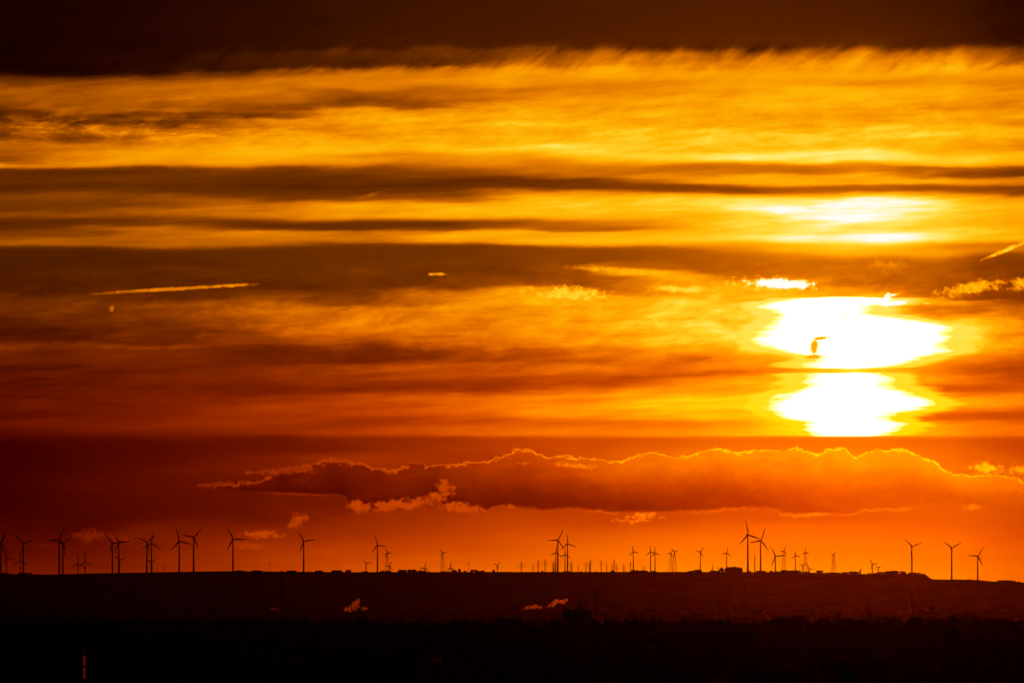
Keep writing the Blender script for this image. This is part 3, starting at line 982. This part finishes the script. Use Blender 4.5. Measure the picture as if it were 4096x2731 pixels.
def turbine(px, py, rpx, ang, yaw, rreal, label, kind='tube', group="wind turbines on and behind the ridge", rotor=True, thick=1.0):
    d = rreal / (rpx / F) * 1.0
    d = max(d, 20300.0)
    R = rpx / F * d
    x = bx(px, d)
    zh = hz(py, d)
    zb = ridge_z(x, d)
    H = zh - zb
    y = d
    t = empty("wind_turbine", (x, y, zb), math.radians(yaw))
    tag(t, label, "wind turbine", group)
    if kind == 'tube':
        rb = (1.75 + .012 * H) * (R / 41) ** .3 * thick
        link("tower", TOWER, t, (0, 0, 0), (0, 0, 0), (rb, rb, H - R * .03))
    else:
        link("lattice_tower", LATTICE_TOWER, t, (0, 0, 0), (0, 0, 0), (H, H, H - R * .03))
    link("nacelle", NACELLE, t, (0, 0, H), (0, 0, 0), (R * 1.15,) * 3)
    bt = 1.15 * max(1.0, (40 / R) ** .75)
    if rotor:
        link("hub", HUB, t, (0, 0, H), (0, 0, 0), (R * 1.15,) * 3)
        for k in range(3):
            link("blade", BLADE, t, (0, -.10 * R, H), (0, math.radians(ang + 120 * k), 0), (R * bt, R * bt, R))
    return t


# (column, row of the hub, rotor radius in rows, angle of a blade clockwise from up, yaw, real rotor radius, tower, label)
TURB = [
    (3, 2168, 56, 23, 20, 40, 'tube', "tall turbine cut by the left edge of the picture"),
    (1, 2178, 50, 26, 20, 38, 'tube', "turbine half hidden behind another at the left edge"),
    (27, 2232, 34, -28, 20, 30, 'tube', "small turbine with a level right blade, next to the left edge pair"),
    (94, 2172, 53, 70, 20, 40, 'tube', "lone tall turbine over the left bush, one blade far right"),
    (81, 2242, 40, -4, 15, 38, 'tube', "low turbine in front of the lone left turbine, one blade straight up"),
    (237, 2155, 54, 21, 22, 40, 'tube', "taller of the left twin turbines, one blade level to the left"),
    (252, 2175, 48, 48, 22, 38, 'tube', "lower of the left twin turbines, with a thicker tower"),
    (312, 2252, 40, -2, 15, 38, 'tube', "left one of two short equal turbines right of the left twins"),
    (341, 2245, 40, -6, 15, 38, 'tube', "right one of two short equal turbines right of the left twins"),
    (450, 2172, 48, 77, 20, 38, 'tube', "turbine on the left of a crossing pair, one blade hanging down left"),
    (476, 2168, 48, -36, 20, 38, 'tube', "turbine on the right of a crossing pair, one blade level to the right"),
    (479, 2239, 31, 66, 20, 28, 'tube', "small turbine in front of the crossing pair"),
    (588, 2167, 48, 50, 22, 38, 'tube', "turbine with a blade pointing upper left, left of a tangled pair"),
    (606, 2172, 49, 2, 15, 38, 'tube', "turbine of the tangled pair with one blade straight up"),
    (607, 2248, 30, 54, 20, 28, 'tube', "small turbine low in the tangled pair"),
    (717, 2163, 55, -17, 20, 41, 'tube', "turbine with a blade pointing just left of straight up, left of a bright sky gap"),
    (775, 2148, 51, 39, 22, 40, 'tube', "turbine with one blade steeply to the upper right and a thick tower"),
    (932, 2155, 55, -30, 18, 41, 'tube', "turbine touching two small red clouds with its level right blade"),
    (1215, 2163, 50, -37, 20, 41, 'tube', "lone turbine below the small ragged red cloud"),
    (1465, 2253, 21, 70, 20, 20, 'tube', "small low turbine left of the thick tall tower"),
    (1510, 2179, 39, -21, 18, 34, 'tube', "tall thick towered turbine standing alone under the cloud bank"),
    (1549, 2210, 21, -28, 20, 19, 'lattice', "lattice towered turbine close right of the thick tall tower"),
    (1558, 2263, 22, 23, 20, 20, 'tube', "low turbine crossing the foot of a lattice tower"),
    (1698, 2269, 23, 13, 20, 20, 'tube', "low turbine half sunk behind the long hedge"),
    (1770, 2210, 20, -40, 20, 19, 'lattice', "lone wide lattice turbine in the middle left of the skyline"),
    (1802, 2269, 24, 0, 20, 20, 'tube', "low turbine just right of the lone wide lattice turbine"),
    (1989, 2259, 20, 44, 20, 19, 'tube', "low turbine alone beside a single round bush"),
    (2231, 2159, 49, 26, 24, 40, 'tube', "taller of the central twin turbines, level left blade"),
    (2270, 2173, 39, -8, 18, 34, 'tube', "lower of the central twin turbines, with the thicker tower"),
    (2223, 2209, 27, 2, 16, 24, 'tube', "slim turbine close left of the taller central twin"),
    (2260, 2216, 25, 0, 16, 23, 'tube', "slim turbine between the central twin turbines"),
    (2533, 2205, 25, -16, 18, 23, 'tube', "first of three slim turbines right of the pylons"),
    (2602, 2205, 25, -13, 18, 23, 'tube', "second of three slim turbines right of the pylons"),
    (2620, 2211, 25, -11, 18, 23, 'tube', "third of three slim turbines right of the pylons"),
    (2683, 2212, 19, 27, 20, 18, 'lattice', "left one of two pale lattice turbines standing close together"),
    (2698, 2206, 19, 66, 20, 18, 'lattice', "right one of two pale lattice turbines standing close together"),
    (2801, 2206, 25, 33, 20, 23, 'tube', "slim turbine on the bushy mound, level left blade"),
    (2848, 2278, 24, -3, 20, 22, 'tube', "hidden turbine showing one upright blade behind low bushes"),
    (2881, 2282, 23, -47, 20, 22, 'tube', "hidden turbine showing one slanting blade left of the big wood"),
    (2906, 2209, 25, 10, 20, 23, 'tube', "slim turbine rising behind the left of the big flat wood"),
    (2991, 2138, 59, -13, 24, 41, 'tube', "tallest turbine of the picture, under the sun"),
    (3042, 2161, 55, 19, 24, 40, 'tube', "second tallest turbine, right of the tallest one"),
    (3101, 2223, 48, -35, 24, 38, 'tube', "short turbine with a long blade to the upper left"),
    (3135, 2202, 20, 16, 20, 19, 'lattice', "pale lattice turbine behind the short long-bladed turbine"),
    (3181, 2220, 23, -12, 20, 21, 'tube', "slim turbine over the hedge right of the pale lattice turbine"),
    (3221, 2207, 19, -7, 20, 18, 'lattice', "pale lattice turbine standing behind two hidden turbines"),
    (3210, 2262, 19, 54, 20, 18, 'tube', "small sunken turbine left of the other, under a pale lattice one"),
    (3236, 2274, 25, -33, 20, 23, 'tube', "sunken turbine with a level right blade at the crest"),
    (3334, 2217, 17, 37, 20, 17, 'lattice', "solitary pale lattice turbine in the brightest low sky"),
    (3489, 2255, 26, -37, 20, 24, 'tube', "larger of the low pair right of the stub tower"),
    (3512, 2270, 17, 57, 20, 16, 'tube', "smaller of the low pair right of the stub tower"),
    (3647, 2184, 45, -51, 22, 38, 'tube', "turbine on the shoulder before the crest drops"),
    (3806, 2190, 47, 61, 22, 38, 'tube', "turbine with two raised blades standing on the lower crest"),
    (3910, 2223, 46, 32, 22, 38, 'tube', "rightmost turbine, with a level left blade"),
]
for (px, py, rp, an, yw, rr, kd, lab) in TURB:
    turbine(px, py, rp, an, yw, rr, lab, kd)
turbine(3019, 2219, 30, 0, 30, 30, "turbine tower with a nacelle but no rotor, between the two tallest", 'tube', None, rotor=False)

# ================================================================== power lines on the plateau
MAST = lattice_mesh("lattice_mast", 7, .056, .013, .0058, MAT_STEEL, taper=.8)


def arm_mesh():
    m = MB()
    for s in (-1, 1):
        for yy in (-.06, .06):
            m.tube((0, yy, 0), (s, 0, .03), .07, .045, 4)
            m.tube((0, yy, .10), (s, 0, .03), .05, .035, 4)
        for k in (.3, .6):
            m.tube((s * k, -.06 * (1 - k), .0 + .03 * k), (s * k, .06 * (1 - k), .10 - .07 * k), .010, .010, 4)
    return m.mesh("crossarm", MAT_STEEL)


ARM = arm_mesh()
INS = MB().tube((0, 0, 0), (0, 0, -1), .16, .16, 6).mesh("insulator", MAT_CERAMIC)


def pylon(px, ytop, arms, d, label, group, yaw=10, zb=None, thick=1.0):
    """arms: list of (row of the arm, half width in columns)"""
    x = bx(px, d)
    zb = ridge_z(x, d) if zb is None else zb
    H = hz(ytop, d) - zb
    t = empty("pylon", (x, d, zb), math.radians(yaw))
    tag(t, label, "pylon", group)
    link("lattice_mast", MAST, t, (0, 0, 0), (0, 0, 0), (H * .8 * thick, H * .8 * thick, H))
    for (ya, hw) in arms:
        z = hz(ya, d) - zb
        w = hw / F * d
        a_ = link("crossarm", ARM, t, (0, 0, z), (0, 0, 0), (w, w * .8, w * .55))
        for s in (-1, -.55, .55, 1):
            link("insulator", INS, a_, (s * .97, 0, .02), (0, 0, 0), (.9 / w, .9 / w, 2.6 / (w * .55)))
    return t


Z = 3.36
row = "row of lattice pylons behind the ridge"
PYL = [
    (287, 645, [(688, 17), (724, 20)], "leftmost wide armed pylon of the row, with drooping insulators"),
    (441, 690, [(700, 6), (741, 8)], "small pylon right of the leftmost wide armed one"),
    (514, 635, [(668, 11), (709, 14)], "slim pylon left of the first broad pylon"),
    (606, 625, [(655, 12), (693, 15)], "broad pylon left of the overlapping pylon pair"),
    (711, 655, [(681, 8), (717, 9)], "left pylon of an overlapping pair beside the twin turbines"),
    (727, 648, [(690, 8), (745, 8)], "right pylon of an overlapping pair beside the twin turbines"),
    (950, 655, [(656, 8), (692, 10)], "pylon just right of the thick central twin turbine"),
    (967, 672, [(690, 8), (727, 9)], "second pylon right of the thick central twin turbine"),
    (1050, 706, [(724, 4)], "tiny pylon alone right of the central twin turbines"),
    (1155, 660, [(690, 10), (726, 9)], "slim pylon touching the arm of a taller broad pylon"),
    (1200, 672, [(684, 7), (716, 8)], "short pylon half behind the tall broad pylon"),
    (1214, 630, [(658, 11), (695, 14)], "tall broad pylon in the middle of the row"),
    (1358, 635, [(662, 11), (698, 14)], "broad pylon standing alone right of the middle"),
    (1434, 683, [(692, 6), (726, 7)], "small pylon right of the lone broad pylon"),
    (1507, 685, [(692, 5), (726, 7)], "small pylon left of the last broad pylon"),
    (1535, 630, [(660, 12), (688, 9), (716, 12)], "last broad pylon of the row, with three arms"),
    (1570, 690, [(712, 10), (748, 13)], "wide low pylon right of the last broad one"),
    (1655, 682, [(690, 5), (720, 6)], "left pylon of a faint small pair"),
    (1678, 700, [(722, 5), (745, 6)], "right pylon of a faint small pair"),
    (1752, 650, [(682, 9), (713, 12)], "pylon close left of the first of three slim turbines"),
    (1918, 712, [(742, 4)], "left tiny pylon between the three slim turbines"),
    (1940, 712, [(734, 4)], "right tiny pylon between the three slim turbines"),
]
for k, (zx, zt, arms, lab) in enumerate(PYL):
    pylon(2000 + zx / Z, 2050 + zt / Z, [(2050 + a / Z, w) for a, w in arms], 27500 + 350 * (k % 5), lab, row, yaw=8 + 5 * (k % 3))

line = "masts of the faint line across the left sky"
PL = [(658, 2250, [(2256, 5)], "small mast right of the tangled turbine pair"),
      (1080, 2243, [(2251, 6), (2257, 4)], "single line mast between two tall turbines"),
      (1875, 2245, [(2251, 5), (2256, 5)], "faint line mast above the dark bush clump")]
tops = []
for k, (px, yt, arms, lab) in enumerate(PL):
    d = 24500.0
    pylon(px, yt, arms, d, lab, line, yaw=0, thick=.7)
    tops.append((bx(px, d), d, hz(arms[0][0], d)))
MINI = MB().tube((0, 0, 0), (0, 0, 10), .5, .3, 6).tube((-2.2, 0, 8), (2.2, 0, 8), .25, .25, 5)
m_ = MINI.build("line_post", MAT_STEEL, None, (bx(626, 24500), 24500, hz(2286, 24500)))
tag(m_, "tiny post with a crossbar left of a small line mast", "post")


def cable(p0, p1, sag, r, label, group):
    m = MB()
    n = 26
    pts = []
    for i in range(n + 1):
        t = i / n
        pts.append(Vector(p0).lerp(Vector(p1), t) + Vector((0, 0, -4 * sag * t * (1 - t))))
    for i in range(n):
        m.tube(pts[i], pts[i + 1], r, r, 4, False)
    o = m.build("cable", MAT_WIRE)
    tag(o, label, "cable", group)
    return o


ct = "cables of the faint line across the left sky"
ends = [(bx(230, 24500), 24500, hz(2268, 24500))] + tops + [(bx(2080, 24500), 24500, hz(2270, 24500))]
clab = ["faint sagging cable left of the small line mast", "faint sagging cable behind a turbine with a level right blade",
        "long faint cable sagging over the long hedge", "faint cable running right from the faint line mast"]
sags = [10, 13, 19, 4]
for k in range(4):
    cable(ends[k], ends[k + 1], sags[k], .16, clab[k], ct)

# pylons down in the hazy valley, dark against the ridge
val = "pylons in the hazy valley before the ridge"
VAL = [
    (2384, 2357, [(2385, 33), (2407, 12)], 7800, "big dark pylon with a wide arm right of the dark block"),
    (1751, 2387, [(2406, 10), (2418, 8)], 16300, "dim pylon in the valley right of the left steam plume"),
    (1864, 2412, [(2424, 8)], 16500, "very dim pylon in the valley left of the right steam plume"),
    (1977, 2402, [(2416, 10)], 16500, "dim valley pylon close left of the right steam plume"),
    (1620, 2410, [(2420, 7)], 16500, "dim short pylon in the valley just right of the left steam plume"),
    (2913, 2339, [(2354, 8), (2370, 10)], 16300, "pale tall valley pylon left of its taller twin, under the tallest turbine"),
    (2985, 2330, [(2346, 7), (2360, 9)], 16300, "pale tall valley pylon straight below the tallest turbine"),
    (3050, 2384, [(2394, 8)], 16300, "short pale valley pylon right of the water tower"),
    (2857, 2408, [(2416, 6)], 16300, "stubby valley pylon left of the water tower"),
    (3477, 2370, [(2386, 9), (2398, 6)], 13000, "dark valley pylon in the right half, alone"),
    (3639, 2346, [(2360, 6), (2376, 8)], 16300, "left one of two tall hazy pylons at far right"),
    (3665, 2331, [(2344, 6), (2360, 8)], 16300, "right one of two tall hazy pylons at far right"),
    (3717, 2384, [(2394, 7)], 16300, "short hazy pylon right of two tall ones at far right"),
]
for k, (px, yt, arms, d, lab) in enumerate(VAL):
    pylon(px, yt, arms, d, lab, val, yaw=14 * (k % 3), zb=PLAIN - .3, thick=1.1)
vc = "cables strung across the right half of the valley"
for k, (a_, b_, ya, yb, d, sg, lab) in enumerate([(2384, 2857, 2386, 2418, 9500, 9, "thin cable from the big dark pylon toward the water tower"),
                                                  (3050, 3477, 2395, 2388, 10500, 8, "thin valley cable ending at the dark pylon in the right half"),
                                                  (3477, 3760, 2388, 2404, 10500, 6, "thin valley cable running right from the dark pylon")]):
    cable((bx(a_, d), d, hz(ya, d)), (bx(b_, d), d, hz(yb, d)), sg, .12, lab, vc)

# ================================================================== tall stacks, water tower, stub tower
def stack(px, ytop, wpx, d, label):
    zb = PLAIN - .3
    H = hz(ytop, d) - zb
    r = wpx / F * d * .5
    t = empty("smokestack", (bx(px, d), d, zb))
    tag(t, label, "chimney", "tall slim stacks in the left valley")
    MB().rings([[(q * math.cos(2 * math.pi * i / 16), q * math.sin(2 * math.pi * i / 16), z) for i in range(16)]
                for q, z in ((r * 1.25, 0), (r * 1.05, H * .3), (r * .9, H * .7), (r * .8, H * .97))]).build("shaft", MAT_CONCRETE, t, smooth=True)
    MB().rings([[(q * math.cos(2 * math.pi * i / 16), q * math.sin(2 * math.pi * i / 16), z) for i in range(16)]
                for q, z in ((r * .82, H * .972), (r * .95, H * .98), (r * .95, H * .992), (r * .6, H))]).build("rim", MAT_CONCRETE, t)
    MB().tube((0, 0, H), (0, 0, H + 3.2), .12, .06, 5).build("lightning_rod", MAT_STEEL, t)
    for z in (.45, .72):
        MB().rings([[(q * math.cos(2 * math.pi * i / 16), q * math.sin(2 * math.pi * i / 16), zz) for i in range(16)]
                    for q, zz in ((r * 1.02, H * z), (r * 1.35, H * z + .1), (r * 1.35, H * z + .5), (r * 1.0, H * z + .6))]).build("platform", MAT_STEEL, t)


stack(883, 2293, 11, 12000, "very dark tall stack left of the other, in the left valley")
stack(1127, 2282, 11, 12000, "very dark tall stack that just tops the ridge line at left")

d = 12000
t = empty("water_tower", (bx(2937, d), d, PLAIN - .3))
tag(t, "small water tower with a wide head in the right valley", "water tower")
zt = hz(2414, d) - PLAIN
MB().tube((0, 0, 0), (0, 0, zt * .72), 1.1, .9, 12).build("shaft", MAT_CONCRETE, t, smooth=True)
MB().rings([[(q * math.cos(2 * math.pi * i / 16), q * math.sin(2 * math.pi * i / 16), z) for i in range(16)]
            for q, z in ((.9, zt * .70), (1.9, zt * .78), (2.0, zt * .94), (1.2, zt))]).build("tank", MAT_CONCRETE, t)
MB().tube((0, 0, zt), (0, 0, zt + 1.6), .1, .06, 5).build("aerial", MAT_STEEL, t)

d = CREST_D + 30
x = bx(3441, d)
zb = ridge_z(x, d) - .4
t = empty("stub_tower", (x, d, zb))
tag(t, "short square stub tower standing up from the right of the crest", "tower")
hh = hz(2274, d) - zb
MB().box((0, 0, hh * .46), (2.9, 2.9, hh * .92)).build("shaft", MAT_CONCRETE, t)
MB().box((0, 0, hh * .96), (3.4, 3.4, hh * .08)).build("cap", MAT_CONCRETE, t)
d = CREST_D + 300
x = bx(2967, d)
m = MB().tube((0, 0, 0), (0, 0, 26), .28, .12, 6).tube((-1, 0, 17), (1, 0, 17), .1, .1, 5)
tag(m.build("radio_mast", MAT_STEEL, None, (x, d, ridge_z(x, d))), "thin faint radio mast at the right edge of the big flat wood", "mast")

# ================================================================== steam plumes in the valley
sm = bpy.data.materials.new("steam")
sm.use_nodes = True
st = sm.node_tree
st.nodes.clear()
sv = st.nodes.new("ShaderNodeVolumePrincipled")
sv.inputs['Color'].default_value = (.97, .30, .04, 1)
sv.inputs['Anisotropy'].default_value = .93
stc = st.nodes.new("ShaderNodeTexCoord")
stn = st.nodes.new("ShaderNodeTexNoise")
stn.inputs['Scale'].default_value = .16
stn.inputs['Detail'].default_value = 3.0
stn.inputs['Roughness'].default_value = .6
st.links.new(stc.outputs['Object'], stn.inputs['Vector'])
stm = st.nodes.new("ShaderNodeMapRange")
stm.inputs[1].default_value = .45
stm.inputs[2].default_value = .66
stm.inputs[3].default_value = 0.0
stm.inputs[4].default_value = .30
st.links.new(stn.outputs[0], stm.inputs[0])
st.links.new(stm.outputs[0], sv.inputs['Density'])
so = st.nodes.new("ShaderNodeOutputMaterial")
st.links.new(sv.outputs[0], so.inputs['Volume'])


def plume(puffs, d, label, seed):
    """puffs (column, row, radius in columns) joined into one ragged body of steam"""
    r = np.random.default_rng(seed)
    bm = bmesh.new()
    for (px, py, rp) in puffs:
        rr = rp / F * d
        c = Vector((bx(px, d), d + r.uniform(-1, 1) * rr, hz(py, d)))
        g = bmesh.ops.create_icosphere(bm, subdivisions=2, radius=rr)
        for v in g['verts']:
            k = 1 + .45 * mnoise.fractal(v.co * (2.2 / rr) + Vector((px, py, seed)), 1, 2, 3)
            v.co = v.co * k + c
    me = bpy.data.meshes.new("steam_plume")
    bm.to_mesh(me)
    bm.free()
    me.materials.append(sm)
    o = link("steam_plume", me)
    # one closed skin over the puffs
    md = o.modifiers.new("skin", 'REMESH')
    md.mode = 'VOXEL'
    md.voxel_size = 1.1
    tag(o, label, "steam", "steam plumes in the valley")
    return o


plume([(1418, 2412, 13), (1410, 2425, 14), (1394, 2430, 11), (1383, 2436, 8), (1430, 2405, 10), (1436, 2396, 6), (1440, 2390, 4), (1432, 2424, 9), (1452, 2432, 9),
       (1466, 2430, 6), (1420, 2438, 10), (1402, 2438, 10), (1455, 2438, 6)], 16200, "bright billowing steam plume right of the tall dark stacks", 1)
plume([(2094, 2432, 6), (2108, 2429, 8), (2122, 2426, 9), (2136, 2425, 10), (2150, 2424, 9), (2163, 2427, 7), (2116, 2434, 5)], 16200,
      "lower drifting steam plume left of the dark block", 2)
plume([(2186, 2430, 6), (2196, 2423, 7), (2206, 2416, 8), (2218, 2410, 10), (2226, 2402, 9), (2240, 2406, 10), (2254, 2404, 11), (2266, 2398, 8), (2212, 2424, 5)], 16200,
      "upper drifting steam plume reaching over the dark block", 3)
plume([(2160, 2452, 5), (2168, 2450, 4)], 16200, "tiny steam puff below the lower drifting plume", 4)
plume([(2204, 2445, 6), (2210, 2444, 4)], 16200, "small steam puff close left of the dark block", 5)
plume([(1384, 2432, 5)], 16300, "tiny steam wisp at the left of the big plume", 6)
plume([(1082, 2435, 4), (1090, 2431, 6), (1100, 2430, 5), (1110, 2431, 6), (1117, 2434, 3)], 16200, "thin flat steam wisp between the two dark stacks", 7)
# factory chimneys in the big plume
for (px, yt, wpx, lab) in [(1406, 2396, 3.5, "black factory chimney standing in the bright steam plume"), (1417, 2412, 2.5, "shorter black pipe in the bright steam plume"),
                           (1440, 2402, 2.5, "thin black pipe at the right of the bright steam plume")]:
    d = 16000
    H = hz(yt, d) - PLAIN
    t = empty("factory_chimney", (bx(px, d), d, PLAIN - .3))
    tag(t, lab, "chimney", "factory chimneys in the steam")
    r = wpx / F * d * .5
    MB().tube((0, 0, 0), (0, 0, H), r * 1.2, r, 12).build("shaft", MAT_CONCRETE, t, smooth=True)
    MB().tube((0, 0, H - 1.5), (0, 0, H - .7), r * 1.3, r * 1.3, 12).build("collar", MAT_STEEL, t)

# ================================================================== buildings on the near rise
d = 3120.0
x = bx(2306, d)
zg = ground_z(x, d)
zr = hz(2438, d)
W = 117 / F * d
t = empty("apartment_block", (x, d, zg))
tag(t, "dark flat-roofed block with chimneys standing above the near wood", "building")
H = zr - zg
MB().box((0, 0, H * .5 - .2), (W, 9.0, H - .4)).build("wall", MAT_RENDER, t)
roof = MB().box((0, 0, H - .2), (W + .25, 9.25, .38)).build("roof", MAT_BITUMEN, t)
px2m = d / F
MB().box(((2314 - 2306) * px2m, 0, H + .55), (15 * px2m, 1.3, 1.1)).build("chimney", MAT_BRICK, roof)
MB().tube(((2315 - 2306) * px2m, 0, H + 1.1), ((2315 - 2306) * px2m, 0, hz(2401, d) - zg), .30, .27, 12).build("flue_pipe", MAT_STEEL, roof, smooth=True)
MB().box(((2333 - 2306) * px2m, .6, H + .62), (11 * px2m, .9, 1.24)).build("chimney", MAT_BRICK, roof)
MB().box(((2270 - 2306) * px2m, 1.5, H + .09), (18 * px2m, 1.4, .18)).build("roof_hatch", MAT_BITUMEN, roof)
win = MB().box((0, 0, 0), (.95, .06, 1.25)).mesh("window", MAT_GLASS)
for fl in range(3):
    for k in range(6):
        wx_ = -W * .5 + (k + .5) * W / 6
        link("window", win, t, (wx_, -4.5 - .02, H - 2.0 - fl * 2.9))

d = 3000.0
x = bx(2032, d)
zg = ground_z(x, d)
zr = hz(2469, d)
H = zr - zg
t = empty("low_hall", (x, d, zg))
tag(t, "long low dark hall just topping the trees left of the block", "building")
MB().box((0, 0, H * .5 - .4), (104 / F * d, 12, H - .8)).build("wall", MAT_RENDER, t)
m = MB()
w2 = 110 / F * d * .5
m.rings([[(xx, -6.3, H - .8), (xx, 0, H), (xx, 6.3, H - .8), (xx, 6.3, H - 1.0), (xx, -6.3, H - 1.0)] for xx in (-w2, w2)])
m.build("roof", MAT_BITUMEN, t)

d = 1500.0
x = bx(1750, d)
zc = hz(2634, d)
zg = ground_z(x, d)
t = empty("house", (x, d, zg))
tag(t, "unlit house showing one faint reddish window strip among the near trees", "house")
H = zc - zg + 2.2
MB().box((0, 0, H * .5), (9, 8, H)).build("wall", MAT_RENDER, t)
m = MB().rings([[(xx, -4.6, H), (xx, 0, H + 2.6), (xx, 4.6, H), (xx, 4.6, H - .2), (xx, -4.6, H - .2)] for xx in (-4.9, 4.9)])
m.build("roof", MAT_BITUMEN, t)
pane = MB().box((0, 0, 0), (.22, .05, .95)).mesh("window", MAT_LIT)
for k in range(6):
    if k != 1:
        link("window", pane, t, ((-.88 + .32 * k), -4.03, H - 2.2))
# trees must not stand in front of it: the house sits at the edge of a small clearing

# tower block in the lower left corner with a glazed stairwell
d = 1500.0
x = bx(338.5, d)
zt = hz(2620, d)
zg = ground_z(x, d)
t = empty("tower_block", (x, d, zg), math.radians(6))
tag(t, "black tower block in the lower left corner with one glowing red stairwell strip", "building")
u = d / F
Ht = zt - zg + .9
MB().box((1.6, 3.2, Ht * .5), (5.4, 6.2, Ht)).build("wall", MAT_RENDER, t)
rf = MB().box((1.6, 3.2, Ht + .12), (5.7, 6.5, .24)).build("roof", MAT_BITUMEN, t)
MB().box((2.6, 4.2, Ht + .55), (1.4, 1.6, .62)).build("lift_housing", MAT_RENDER, rf)
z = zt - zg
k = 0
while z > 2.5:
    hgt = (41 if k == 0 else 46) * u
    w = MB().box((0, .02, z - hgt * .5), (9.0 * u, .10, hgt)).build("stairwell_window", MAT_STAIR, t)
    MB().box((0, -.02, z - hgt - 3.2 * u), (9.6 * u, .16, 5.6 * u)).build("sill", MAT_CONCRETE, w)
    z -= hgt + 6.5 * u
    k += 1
